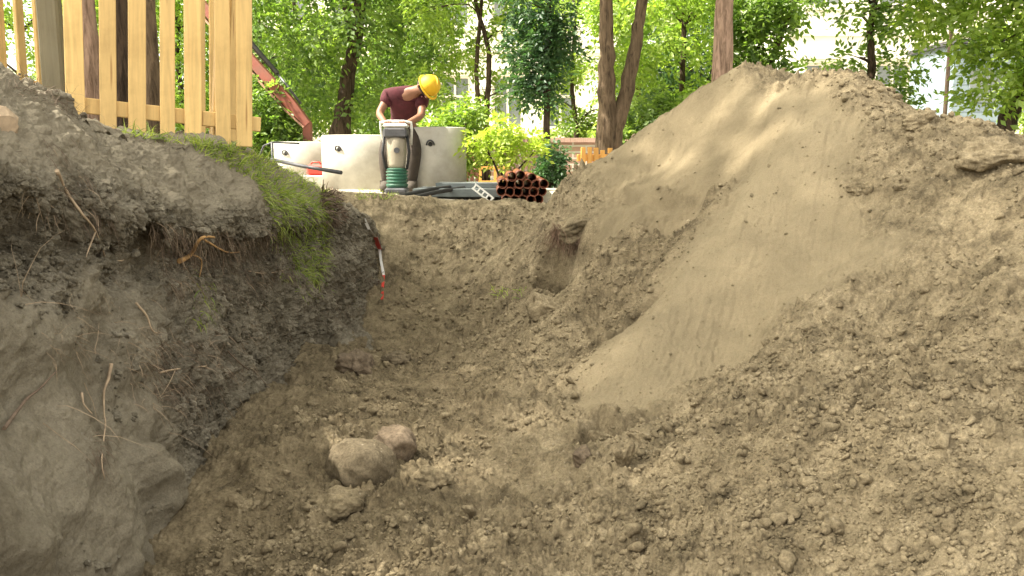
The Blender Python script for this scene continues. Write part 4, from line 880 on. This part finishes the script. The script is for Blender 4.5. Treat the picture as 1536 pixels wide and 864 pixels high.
j('hipR', 0.14, 0.28, 0.80, 0.10); j('knR', 0.175, 0.1, 0.47, 0.075); j('anR', 0.12, 0.16, 0.10, 0.05); j('toR', 0.135, -0.04, 0.04, 0.04)
def build_from(name, names, edges, mat, grow=0.0, sub=2, extra=None):
    nm = list(names); vs_ = [J[n][0] for n in nm]; rd = [tuple(q + grow for q in J[n][1]) if hasattr(J[n][1], '__len__') else J[n][1] + grow for n in nm]
    return skin_obj(name, vs_, [(nm.index(a), nm.index(b)) for a, b in edges], rd, mat, wk, sub)
full = list(J)
build_from('body', full, [('pelvis', 'waist'), ('waist', 'chest'), ('chest', 'upper'), ('upper', 'neck'), ('neck', 'head0'), ('head0', 'head1'), ('head1', 'head2'), ('upper', 'shL'), ('shL', 'elL'), ('elL', 'wrL'), ('wrL', 'haL'), ('upper', 'shR'), ('shR', 'elR'), ('elR', 'wrR'), ('wrR', 'haR'),
                           ('pelvis', 'hipL'), ('hipL', 'knL'), ('knL', 'anL'), ('anL', 'toL'), ('pelvis', 'hipR'), ('hipR', 'knR'), ('knR', 'anR'), ('anR', 'toR')], M['skin'])
J['slL'] = (J['shL'][0].lerp(J['elL'][0], 0.55), 0.066); J['slR'] = (J['shR'][0].lerp(J['elR'][0], 0.55), 0.066)
J['shL'] = (J['shL'][0], 0.08); J['shR'] = (J['shR'][0], 0.08); J['belt'] = (J['pelvis'][0].lerp(J['waist'][0], 0.7), (0.15, 0.112)); J['hem'] = (J['pelvis'][0].lerp(J['waist'][0], 0.1), (0.16, 0.122)); J['collar'] = (J['upper'][0].lerp(J['neck'][0], 0.55), 0.068)
build_from('shirt', ['chest', 'waist', 'hem', 'upper', 'shL', 'slL', 'shR', 'slR', 'collar'], [('upper', 'collar'), ('hem', 'waist'), ('waist', 'chest'), ('chest', 'upper'), ('upper', 'shL'), ('shL', 'slL'), ('upper', 'shR'), ('shR', 'slR')], M['shirt'], 0.034)
build_from('trousers', ['pelvis', 'belt', 'hipL', 'knL', 'anL', 'hipR', 'knR', 'anR'], [('belt', 'pelvis'), ('pelvis', 'hipL'), ('hipL', 'knL'), ('knL', 'anL'), ('pelvis', 'hipR'), ('hipR', 'knR'), ('knR', 'anR')], M['trouser'], 0.026)
for s in 'LR':
    a, t = J['an' + s][0], J['to' + s][0]
    skin_obj('boot', [a + Vector((0, 0, 0.06)), a + Vector((0, 0.02, -0.04)), t.lerp(a, 0.4) + Vector((0, 0, -0.005)), t + Vector((0, -0.06, 0.01))], [(0, 1), (1, 2), (2, 3)], [0.085, 0.085, 0.078, 0.07], M['boot'], wk, 2, 1)
    h = J['ha' + s][0]; sx = 1 if s == 'L' else -1
    for k in range(4):       # fingers round the grip
        b0 = h + Vector((sx * (-0.03 + 0.02 * k), -0.02, 0.012))
        skin_obj('finger', [b0, b0 + Vector((0, -0.03, 0.004)), b0 + Vector((0, -0.045, -0.022)), b0 + Vector((0, -0.028, -0.042 + 0.003 * abs(k - 1)))], [(0, 1), (1, 2), (2, 3)], [0.0105, 0.01, 0.009, 0.008], M['skin'], wk, 1)
    b0 = h + Vector((sx * 0.035, -0.005, -0.005)); skin_obj('thumb', [b0, b0 + Vector((sx * 0.02, -0.025, -0.01)), b0 + Vector((sx * 0.01, -0.045, -0.02))], [(0, 1), (1, 2)], [0.013, 0.011, 0.009], M['skin'], wk, 1)
hd = J['head1'][0]; axis = Vector((0.72, -0.42, 0.42)).normalized()     # crown direction: bowed forward and to the right
face = Vector((0.25, -0.55, -0.80)); face = (face - axis * face.dot(axis)).normalized()
hm = Matrix((face.cross(axis) * -1, face, axis)).transposed()
hel = MB(); prof = [(0.142, 0.0), (0.138, 0.03), (0.128, 0.07), (0.105, 0.11), (0.07, 0.137), (0.03, 0.148), (0.001, 0.15)]
hel.lathe(prof, n=28); hel.v = [tuple(hm @ Vector(v) + hd + axis * 0.015) for v in hel.v]; helo = hel.build('helmet', M['helmet'], wk, True)
br = MB(); br.lathe([(0.138, 0.004), (0.162, -0.004), (0.164, -0.010), (0.138, -0.004)], n=28, closed=True)
br.v = [tuple(hm @ Vector((v[0], v[1] * (1.16 if v[1] > 0 else 1), v[2])) + hd + axis * 0.015) for v in br.v]; br.build('brim', M['helmet'], helo, True)
rid = MB(); rid.tube([hm @ Vector((0, 0.13 * math.cos(t), 0.15 * math.sin(t) + 0.0)) + hd + axis * 0.02 for t in [R(20 + 14 * k) for k in range(11)]], 0.012, 6); rid.build('ridge', M['helmet'], helo, True)
ha = MB(); ha.lathe([(0.112, 0.0), (0.116, -0.04), (0.105, -0.085), (0.06, -0.11)], n=20); ha.v = [tuple(hm @ Vector((v[0], v[1] * 1.0 - 0.03, v[2])) + hd + axis * 0.01) for v in ha.v]; ha.build('hair', M['hair'], wk, True)
fc = MB(); fc.tube([hd + face * 0.1 - axis * 0.02, hd + face * 0.13 - axis * 0.05, hd + face * 0.1 - axis * 0.065], [0.012, 0.02, 0.012], 8); fc.build('nose', M['skin'], wk, True)
ey = MB(); lat = face.cross(axis)
for sgn in (-1, 1): ey.tube([hd + face * 0.096 + lat * sgn * 0.035 - axis * 0.02, hd + face * 0.106 + lat * sgn * 0.035 - axis * 0.02], 0.011, 8)
ey.build('eyes', M['hole'], wk); MB().tube([hd + face * 0.1 + lat * 0.03 - axis * 0.1, hd + face * 0.108 - axis * 0.1, hd + face * 0.1 - lat * 0.03 - axis * 0.1], 0.008, 6).build('mouth', M['shirt'], wk, True)
for sgn in (-1, 1): MB().tube([hd + lat * sgn * 0.1 - axis * 0.03, hd + lat * sgn * 0.115 - axis * 0.045, hd + lat * sgn * 0.1 - axis * 0.075], [0.012, 0.02, 0.01], 8).build('ear', M['skin'], wk, True)
# rammer
rm = empty('rammer', (gx(595, 10.9), 10.9, 0)); tag(rm, 'upright compacting rammer with beige body and green foot, held by the worker', 'rammer')
MB().bevbox((0, -0.02, 0.035), (0.27, 0.34, 0.07), 0.02).build('foot_plate', M['steel'], rm)
prof = [(0.001, 0.07), (0.13, 0.07), (0.138, 0.1)]
for k in range(5): zz = 0.1 + k * 0.04; prof += [(0.138, zz + 0.012), (0.122, zz + 0.022), (0.122, zz + 0.03), (0.136, zz + 0.04)]
prof += [(0.12, 0.31), (0.001, 0.31)]
MB().lathe(prof, n=24).build('bellows', M['green'], rm, True)
MB().lathe([(0.001, 0.31), (0.105, 0.31), (0.112, 0.36), (0.125, 0.5), (0.125, 0.66), (0.11, 0.69), (0.001, 0.69)], n=24).build('guide_cylinder', M['beige'], rm, True)
MB().tube([(0.02, -0.125, 0.53), (0.02, -0.14, 0.53)], 0.035, 14).build('filler_cap', M['steel'], rm, True)
MB().bevbox((0, 0.0, 0.745), (0.29, 0.26, 0.12), 0.02).build('engine', M['steel'], rm)
tk = MB().bevbox((0, 0.0, 0.83), (0.3, 0.24, 0.05), 0.02).build('fuel_tank', M['white'], rm)
hnd = MB(); hnd.tube([(-0.17, 0.1, 0.6), (-0.19, 0.02, 0.8), (-0.19, -0.02, 0.87), (-0.1, -0.03, 0.885), (0.1, -0.03, 0.885), (0.19, -0.02, 0.87), (0.19, 0.02, 0.8), (0.17, 0.1, 0.6)], 0.017, 8)
hnd.build('handle', M['white'], rm, True)
for sx in (-1, 1): MB().tube([(sx * 0.14, -0.04, 0.72), (sx * 0.165, -0.07, 0.5), (sx * 0.13, -0.05, 0.3)], 0.018, 7).build('side_strap', M['black'], rm, True)

# ------------------------------------------------------------------ barrier tape on the bank
pts = [(543, 328, 0), (552, 343, 0), (560, 354, 1), (568, 372, 0), (573, 395, 0), (575, 415, 0), (574, 432, 1), (572, 452, 1)]
tp = []
for px, py, _ in pts:
    p, n = hit(px, py); tp.append((p + n * 0.02) if p else pix(px, py, 7.4))
r = empty('barrier_tape', tp[0]); tag(r, 'red and white barrier tape hanging down the far left trench wall', 'tape')
for k in range(len(tp) - 1):
    for q in range(2):
        a = tp[k].lerp(tp[k + 1], q / 2); b = tp[k].lerp(tp[k + 1], (q + 1) / 2); red = k in (2, 5, 6) if True else 0
        if k == 2 and q == 1: red = True
        dd = (b - a).normalized(); s = dd.cross(Vector((0, -1, 0.2))).normalized() * 0.013
        if k == 2: s *= 1.9
        n3 = s.cross(dd).normalized() * 0.0015; a = a - tp[0]; b = b - tp[0]; m = MB()
        m.v = [tuple(x_) for x_ in (a - s, a + s, b + s * 0.9, b - s * 0.9, a - s + n3, a + s + n3, b + s * 0.9 + n3, b - s * 0.9 + n3)]
        m.f = [(0, 1, 2, 3), (7, 6, 5, 4), (0, 4, 5, 1), (1, 5, 6, 2), (2, 6, 7, 3), (3, 7, 4, 0)]
        m.build('red_band' if red else 'white_band', M['red'] if red else M['tape_white'], r)

# ------------------------------------------------------------------ roots, grass on the bank
def rootline(pixels, lift=0.02):
    o = []
    for px, py in pixels:
        p, n = hit(px, py)
        if p is not None: o.append(p + n * lift)
    return o
def root(pixels, r0, label, mat='root', lift=0.018, branches=()):
    P = rootline(pixels, lift); rr = empty('root', P[0]); tag(rr, label, 'root', 'bare roots in the left trench wall'); m = MB()
    trunk_tube(m, [p - P[0] for p in P], r0, r0 * 0.35, len(pixels), 7, 4)
    o = m.build('main_root', M[mat], rr, True)
    for b in branches:
        Q = rootline(b, lift)
        if len(Q) > 1: m = MB(); trunk_tube(m, [p - P[0] for p in Q], r0 * 0.5, r0 * 0.15, 3, 5, 3); m.build('rootlet', M[mat], rr, True)
    return rr
root([(82, 262), (98, 293), (118, 325), (138, 350), (156, 386)], 0.007, 'long pale root hanging diagonally at the upper left of the wall', branches=([(138, 350), (128, 375), (124, 385)], [(156, 386), (180, 388), (205, 368)]))
root([(160, 545), (157, 565), (152, 588), (149, 615), (150, 640)], 0.0065, 'short pale upright root low in the wall, left of the trench floor', branches=([(150, 640), (146, 690), (150, 720)],))
root([(262, 388), (285, 370), (300, 352), (312, 350)], 0.013, 'thick orange brown root stub poking out below the overhang', 'root_orange', 0.04, ([(300, 352), (330, 372), (350, 378)], [(285, 370), (296, 395), (292, 420)]))
root([(0, 648), (30, 605), (52, 585), (75, 555)], 0.006, 'dark thin root running along a crack at the left edge', 'root_dark')
root([(200, 458), (213, 475), (222, 495), (232, 502)], 0.005, 'small pale rootlet in the middle of the wall')
root([(235, 560), (260, 552), (300, 550), (328, 548)], 0.0045, 'thin pale root lying level across the lower wall', branches=([(260, 552), (248, 575), (238, 600)],))
root([(338, 530), (360, 548), (380, 562), (402, 585)], 0.0045, 'thin root slanting to the foot of the wall, lower right', 'root_dark')
root([(370, 408), (395, 408), (425, 407)], 0.004, 'thin straight grey root under the hanging grass', 'root')
root([(115, 595), (120, 612), (130, 625)], 0.004, 'tiny pale root left of the upright root low in the wall')
# stump of a cut root at the left edge
p, n = hit(3, 188)
r = empty('log', p); tag(r, 'pale broken log end sticking out of the bank at the left edge', 'log')
m = MB(); rr = random.Random(3); ax = Vector((0.85, -0.45, -0.1)).normalized()
m.tube([-ax * 0.3, -ax * 0.1, ax * 0.0, ax * 0.03], [0.055, 0.06, 0.055, 0.035], 14, True, 0.16, 4); m.build('wood', M['root'], r, False)
def poly_sample(poly, n, rr):
    xs = [p[0] for p in poly]; ys = [p[1] for p in poly]; out = []
    while len(out) < n:
        a = np.array([rr.uniform(min(xs), max(xs))]); b = np.array([rr.uniform(min(ys), max(ys))])
        if inpoly(a, b, poly)[0]: out.append((a[0], b[0]))
    return out
def strands(name, specs, mat, width, label, cat, seed, flat=True):
    """specs: (poly, count, length range, gravity, outward); every strand a small ribbon or thread rooted on the surface"""
    rr = random.Random(seed); V = []; Fq = []; T = []
    for poly, cnt, (l0, l1), grav, outw, up in specs:
        for px, py in poly_sample(poly, cnt, rr):
            p, n = hit(px, py)
            if p is None: continue
            L = rr.uniform(l0, l1); dv = (n * outw + Vector((rr.gauss(0, .5), rr.gauss(0, .5), up + rr.gauss(0, .35)))).normalized()
            side = dv.cross(Vector((rr.gauss(0, 1), rr.gauss(0, 1), rr.gauss(0, .4)))).normalized(); w_ = width * rr.uniform(0.6, 1.3); t = min(1, max(0, rr.gauss(0.5, 0.3)))
            q = p - n * 0.01; b = len(V); K = 5
            for k in range(K + 1):
                ww = w_ * (1 - (k / K) ** 2 * 0.85); V += [q - side * ww, q + side * ww]; T += [t, t]
                dv = (dv + Vector((rr.gauss(0, .2), rr.gauss(0, .2), -grav / K))).normalized(); q = q + dv * (L / K)
            for k in range(K): Fq.append((b + 2 * k, b + 2 * k + 1, b + 2 * k + 3, b + 2 * k + 2))
            if not flat:
                s2 = None
    o = np_mesh(name, np.array([tuple(v) for v in V]), np.array(Fq), mat, None, False, {'tint': np.array(T)}); tag(o, label, cat, kind='stuff'); return o
strands('grass', [([(280, 208), (330, 215), (400, 235), (470, 268), (505, 300), (490, 330), (430, 300), (360, 262), (300, 232)], 2000, (0.025, 0.1), 1.0, 0.6, 0.9),
                  ([(380, 260), (440, 290), (495, 320), (490, 400), (470, 430), (440, 400), (410, 340)], 1500, (0.03, 0.13), 1.6, 0.9, 0.5),
                  ([(400, 340), (480, 380), (500, 440), (460, 450), (420, 420)], 260, (0.03, 0.08), 2.0, 0.7, 0.0), ([(285, 400), (320, 410), (320, 480), (290, 490)], 90, (0.06, 0.15), 2.2, 0.5, -0.2),
                  ([(735, 430), (790, 430), (780, 450), (740, 452)], 60, (0.03, 0.08), 0.8, 0.8, 0.8), ([(540, 285), (600, 288), (590, 300), (530, 300)], 250, (0.03, 0.09), 0.8, 0.4, 0.9),
                  ([(180, 195), (300, 212), (300, 222), (190, 205)], 120, (0.04, 0.1), 1.0, 0.5, 0.8)], M['grass'], 0.0032, 'yellow green grass hanging over the edge of the left bank', 'grass', 5)
strands('dry_weed', [([(480, 275), (510, 290), (515, 325), (495, 345), (480, 310)], 500, (0.05, 0.12), 1.0, 0.8, 0.4)], M['root_dark'], 0.006, 'dark dry weeds at the right end of the grassy bank', 'weeds', 8)
strands('root_hair', [([(220, 330), (300, 345), (440, 340), (440, 420), (300, 440), (240, 420)], 1500, (0.05, 0.2), 2.2, 0.5, -0.4), ([(40, 180), (120, 200), (180, 300), (160, 340), (60, 300)], 260, (0.06, 0.2), 1.8, 0.3, -0.6),
                      ([(210, 500), (360, 500), (350, 580), (230, 610)], 700, (0.04, 0.16), 1.6, 0.5, -0.3), ([(120, 640), (160, 640), (155, 700), (125, 700)], 160, (0.03, 0.1), 1.6, 0.6, -0.3),
                      ([(800, 320), (880, 330), (878, 370), (790, 380)], 900, (0.06, 0.22), 2.2, 0.4, -0.4), ([(440, 420), (560, 380), (590, 470), (460, 500)], 500, (0.04, 0.14), 1.8, 0.5, -0.2), ([(20, 110), (260, 205), (240, 225), (20, 140)], 450, (0.03, 0.12), 1.2, 0.6, 0.2)],
        M['root_dark'], 0.001, 'fine brown root hairs hanging out of the trench walls', 'roots', 6)

strands('root_hair', [([(220, 330), (440, 335), (440, 430), (240, 430)], 350, (0.05, 0.16), 2.0, 0.5, -0.3), ([(20, 400), (400, 400), (380, 640), (60, 700)], 60, (0.12, 0.35), 1.2, 0.45, -0.1), ([(180, 490), (400, 480), (380, 600), (200, 620)], 420, (0.03, 0.14), 1.5, 0.5, -0.2), ([(30, 170), (130, 210), (170, 330), (50, 320)], 70, (0.05, 0.14), 1.8, 0.3, -0.5), ([(60, 430), (260, 440), (240, 560), (60, 560)], 120, (0.03, 0.1), 1.6, 0.5, -0.2), ([(430, 400), (560, 400), (560, 470), (430, 520)], 200, (0.03, 0.1), 1.6, 0.5, -0.2)],
        M['root'], 0.0011, 'pale hair thin roots hanging from the left trench wall', 'roots', 16)
# ------------------------------------------------------------------ stones and clods
def ico(sub):
    import bmesh
    bm = bmesh.new(); bmesh.ops.create_icosphere(bm, subdivisions=sub, radius=1); v = np.array([q.co[:] for q in bm.verts]); f_ = np.array([[w_.index for w_ in q.verts] for q in bm.faces]); bm.free(); return v, f_
I3 = ico(5); I1 = ico(2)
def rockverts(I, seed, size, angular=0.25, rough=0.0):
    g_ = np.random.default_rng(seed); v = I[0].copy(); 
    for _ in range(14):      # shave with random planes for faceted faces
        d_ = g_.normal(size=3); d_ /= np.linalg.norm(d_); lim = 1 - angular * g_.random(); s = v @ d_; v -= np.outer(np.maximum(s - lim, 0), d_) * 0.9
    a = g_.normal(size=3) * 3; ka = 0.035 if 0 < rough < 0.2 else 0.10; v *= (1 + ka * np.sin(v @ a + a[0]) + 0.5 * ka * np.sin(v @ (a[::-1] * 2.3)))[:, None]
    v += 0.02 * (fbm(v[:, 0] * 3 + v[:, 2] * 2, v[:, 1] * 3 - v[:, 2], 1.5, 3, seed))[:, None] * v * 4
    if rough:
        p = v * 1.0
        k = (fbm(p[:, 0], p[:, 1], 2.4, 5, seed + 9, 0.55) + fbm(p[:, 1], p[:, 2], 2.4, 5, seed + 19, 0.55) + fbm(p[:, 2], p[:, 0], 2.4, 5, seed + 29, 0.55)) / 1.7; v = v * (1 + rough * k)[:, None]
    return v * np.array(size)
def rock(px, py, wpx, hpx, label, mat, seed, cat='stone', sink=0.3, name='stone', ang=0.3, rot=None, group=None):
    p, n = hit(px, py + hpx * 0.25); D = p.y; s = wpx / F * D * 0.53; hz = hpx / F * D * 0.56
    v = rockverts(I3, seed, (s, s * 0.85, hz), ang, 0.36 if name == 'clod' else 0.05); v = v @ np.array(Matrix.Rotation(rot or 0, 3, 'Y')).T
    o = np_mesh(name, v, I3[1], mat, None, True, n=3); q = pix(px, py, D + 0.05); o.location = (q.x, q.y, q.z); tag(o, label, cat, group); return o
rock(541, 700, 104, 80, 'large smooth rounded stone lying on the trench floor', M['stone'], 3, ang=0.08, rot=R(8))
rock(592, 668, 66, 58, 'darker stone tucked behind the large rounded stone', M['stone_dark'], 5, ang=0.2)
rock(502, 758, 84, 40, 'flat crusty earth clod just in front of the large rounded stone', M['soil'], 8, 'clod', name='clod', ang=0.45)
rock(538, 548, 56, 38, 'dark lump of earth on the floor below the hanging tape', M['stone_dark'], 9, 'clod', name='clod', ang=0.4)
rock(594, 540, 36, 24, 'smaller brown lump right of the dark lump on the floor', M['stone'], 10, 'clod', name='clod')
rock(362, 762, 42, 40, 'pale clod near the foot of the left wall, the upper of two', M['clod'], 11, 'clod', name='clod')
rock(327, 778, 30, 24, 'small pale clod near the foot of the left wall, left of another', M['clod'], 12, 'clod', name='clod')
rock(733, 826, 44, 40, 'rough pale clod alone at the bottom of the trench floor', M['clod'], 13, 'clod', name='clod')
rock(650, 718, 66, 50, 'crusty half buried clod right of the large rounded stone', M['clod'], 14, 'clod', name='clod', ang=0.5)
rock(888, 825, 34, 32, 'pale clod at the foot of the crumbled slide, bottom centre', M['clod'], 15, 'clod', name='clod', ang=0.5)
rock(988, 745, 30, 34, 'pale angular clod on the crumbled foot of the slide', M['clod'], 16, 'clod', name='clod', ang=0.6)
rock(935, 690, 40, 52, 'broken upright sheet of caked sand below the slide', M['clod'], 17, 'clod', name='clod', ang=0.7)
rock(968, 655, 64, 36, 'slab of caked sand at the lower edge of the slide', M['clod'], 18, 'clod', name='clod', ang=0.65)
rock(1178, 548, 30, 22, 'pale clod on the heap right of the slide, upper one', M['clod'], 19, 'clod', name='clod', ang=0.5)
rock(1050, 605, 26, 20, 'small pale clod at the right edge of the slide', M['clod'], 20, 'clod', name='clod', ang=0.5)
rock(1488, 236, 95, 56, 'big brown lump of earth on top of the heap at the far right', M['soil'], 21, 'clod', name='clod', ang=0.35)
rock(1432, 738, 40, 28, 'brown clod on the lower right of the heap', M['clod'], 22, 'clod', name='clod', ang=0.5)
rock(1375, 184, 60, 34, 'dark crusty clod on the descending ridge of the heap', M['soil'], 24, 'clod', name='clod', ang=0.5)
rock(938, 382, 30, 20, 'pale clod below the upper sheet of the slide', M['clod'], 24, 'clod', name='clod', ang=0.5)
rock(820, 460, 62, 50, 'caked lump of earth standing below the washed out hole', M['clod'], 25, 'clod', name='clod', ang=0.6)
rock(1293, 289, 44, 30, 'brown lump set in the upper heap, right of the slide', M['soil'], 26, 'clod', name='clod', ang=0.5)
rock(872, 690, 46, 36, 'brown broken crust lump under the left end of the slide', M['stone_dark'], 41, 'clod', name='clod', ang=0.6)
rock(905, 742, 44, 34, 'tilted plate of crust in the crumbled patch below the slide', M['clod'], 42, 'clod', name='clod', ang=0.7, rot=R(35))
rock(1000, 690, 42, 34, 'pale plate of crust at the right side of the crumbled patch', M['clod'], 43, 'clod', name='clod', ang=0.7, rot=R(-30))
rock(950, 775, 50, 30, 'low brown crust lump at the foot of the crumbled patch', M['soil'], 44, 'clod', name='clod', ang=0.6)
rock(895, 655, 40, 28, 'small overhanging crust block at the lip of the slide', M['soil'], 45, 'clod', name='clod', ang=0.6)
rock(578, 640, 20, 14, 'small dark stone behind the pair of rounded stones', M['stone'], 27)
sod = rock(866, 340, 74, 34, 'overhanging lump of rooty earth above the washed out hole', M['soil'], 33, 'clod', name='clod', ang=0.1, rot=R(-18))
sod.location.y -= 0.12
rv = []; rf_ = []; rr2 = random.Random(9)
for k in range(420):
    p = pix(rr2.uniform(828, 886), rr2.uniform(335, 352), sod.location.y - rr2.uniform(0.0, 0.16)); L_ = rr2.uniform(0.06, 0.26); dv = Vector((rr2.gauss(0, .45), rr2.gauss(0, .45), -1)).normalized(); sd_ = Vector((rr2.gauss(0, 1), rr2.gauss(0, .3), 0)).normalized() * 0.0014; b_ = len(rv); tt = rr2.random()
    for q in range(6):
        rv += [p - sd_, p + sd_]; dv = (dv + Vector((rr2.gauss(0, .35), rr2.gauss(0, .35), -.1))).normalized(); p = p + dv * L_ / 5
    for q in range(5): rf_.append((b_ + 2 * q, b_ + 2 * q + 1, b_ + 2 * q + 3, b_ + 2 * q + 2))
o = np_mesh('root_curtain', np.array([tuple(v) for v in rv]), np.array(rf_), M['root_red'], None, False); tag(o, 'reddish brown curtain of roots hanging over the hole in the far right wall', 'roots', kind='stuff')
# loose crumbs over floor and heap: nobody could count them
g_ = np.random.default_rng(11)
N = 34000
th = g_.uniform(R(-31), R(34), N * 3); rr_ = 1.9 * (9.0 / 1.9) ** g_.random(N * 3); cx_, cy_ = rr_ * np.sin(th), rr_ * np.cos(th)
tz, tb, ts, _, _ = terrain(cx_, cy_)
ok = (cx_ > -1.1) & (g_.random(N * 3) < (1 - 0.8 * ts)) & (fbm(cx_, cy_, 1.8, 3, 88) + 0.5 * g_.random(N * 3) > 0.12)
idx = np.where(ok)[0][:N]
bases = [rockverts(ico(1), 100 + k, (1, 0.85, 0.75), 0.35) for k in range(10)]; f0 = ico(1)[1]; big = [rockverts(ico(2), 130 + k, (1, 0.85, 0.75), 0.48, 0.45) for k in range(12)]; f1 = ico(2)[1]
VV = []; FF = []; off = 0
for q, i in enumerate(idx):
    s = 0.0031 * math.exp(abs(g_.normal()) * 0.68) * (0.75 + 0.13 * rr_[i]) * (1 - 0.45 * ts[i]); s = min(s, 0.033); bg_ = s > 0.011
    b_ = big[q % 12] if bg_ else bases[q % 10]; a = g_.uniform(0, 6.28); c_, s_ = math.cos(a), math.sin(a)
    t_ = g_.normal(size=3) * 0.3
    v = b_ * s; v = np.stack([v[:, 0] * c_ - v[:, 1] * s_, v[:, 0] * s_ + v[:, 1] * c_, v[:, 2] + v[:, 0] * t_[0]], -1) + np.array([cx_[i], cy_[i], tz[i] + s * 0.3])
    VV.append(v); FF.append((f1 if bg_ else f0) + off); off += len(v)
o = np_mesh('soil_crumbs', np.concatenate(VV), np.concatenate(FF), M['clod'], None, True, n=3); o.data.polygons.foreach_set('use_smooth', [True] * len(o.data.polygons)); tag(o, 'loose crumbs of dry earth scattered over the trench floor and heap', 'crumbs', kind='stuff')

VBk = V[:0]
VBk, _, sab, _ = bank(500, 420)
sel = np.where((VBk[:, 2] > -0.85) & (VBk[:, 1] > 1.6) & (VBk[:, 1] < 8) & (VBk[:, 0] > -2.0))[0]
pk = fbm(VBk[sel, 1] * 1.3, VBk[sel, 2] * 1.3, 2.0, 3, 71) + 0.5 * g_.random(len(sel)) - 1.3 * sab[sel]; sel = sel[pk > 0.05]
sel = g_.choice(sel, min(9000, len(sel)), replace=False); VV = []; FF = []; off = 0
for q, i in enumerate(sel):
    p = VBk[i]; s = min(0.03, 0.0042 * math.exp(abs(g_.normal()) * 0.7) * (0.7 + 0.14 * p[1])); bg_ = s > 0.010; b_ = big[q % 12] if bg_ else bases[q % 10]
    a = g_.uniform(0, 6.28); c_, s_ = math.cos(a), math.sin(a)
    v = b_ * s; v = np.stack([v[:, 0], v[:, 1] * c_ - v[:, 2] * s_, v[:, 1] * s_ + v[:, 2] * c_], -1) + p + np.array([g_.normal() * 0.004, g_.normal() * 0.006, g_.normal() * 0.006])
    VV.append(v); FF.append((f1 if bg_ else f0) + off); off += len(v)
o = np_mesh('bank_crumbs', np.concatenate(VV), np.concatenate(FF), M['bank'], None, False, n=3); tag(o, 'grey crumbs and grit sticking in the cut face of the left bank', 'crumbs', kind='stuff')
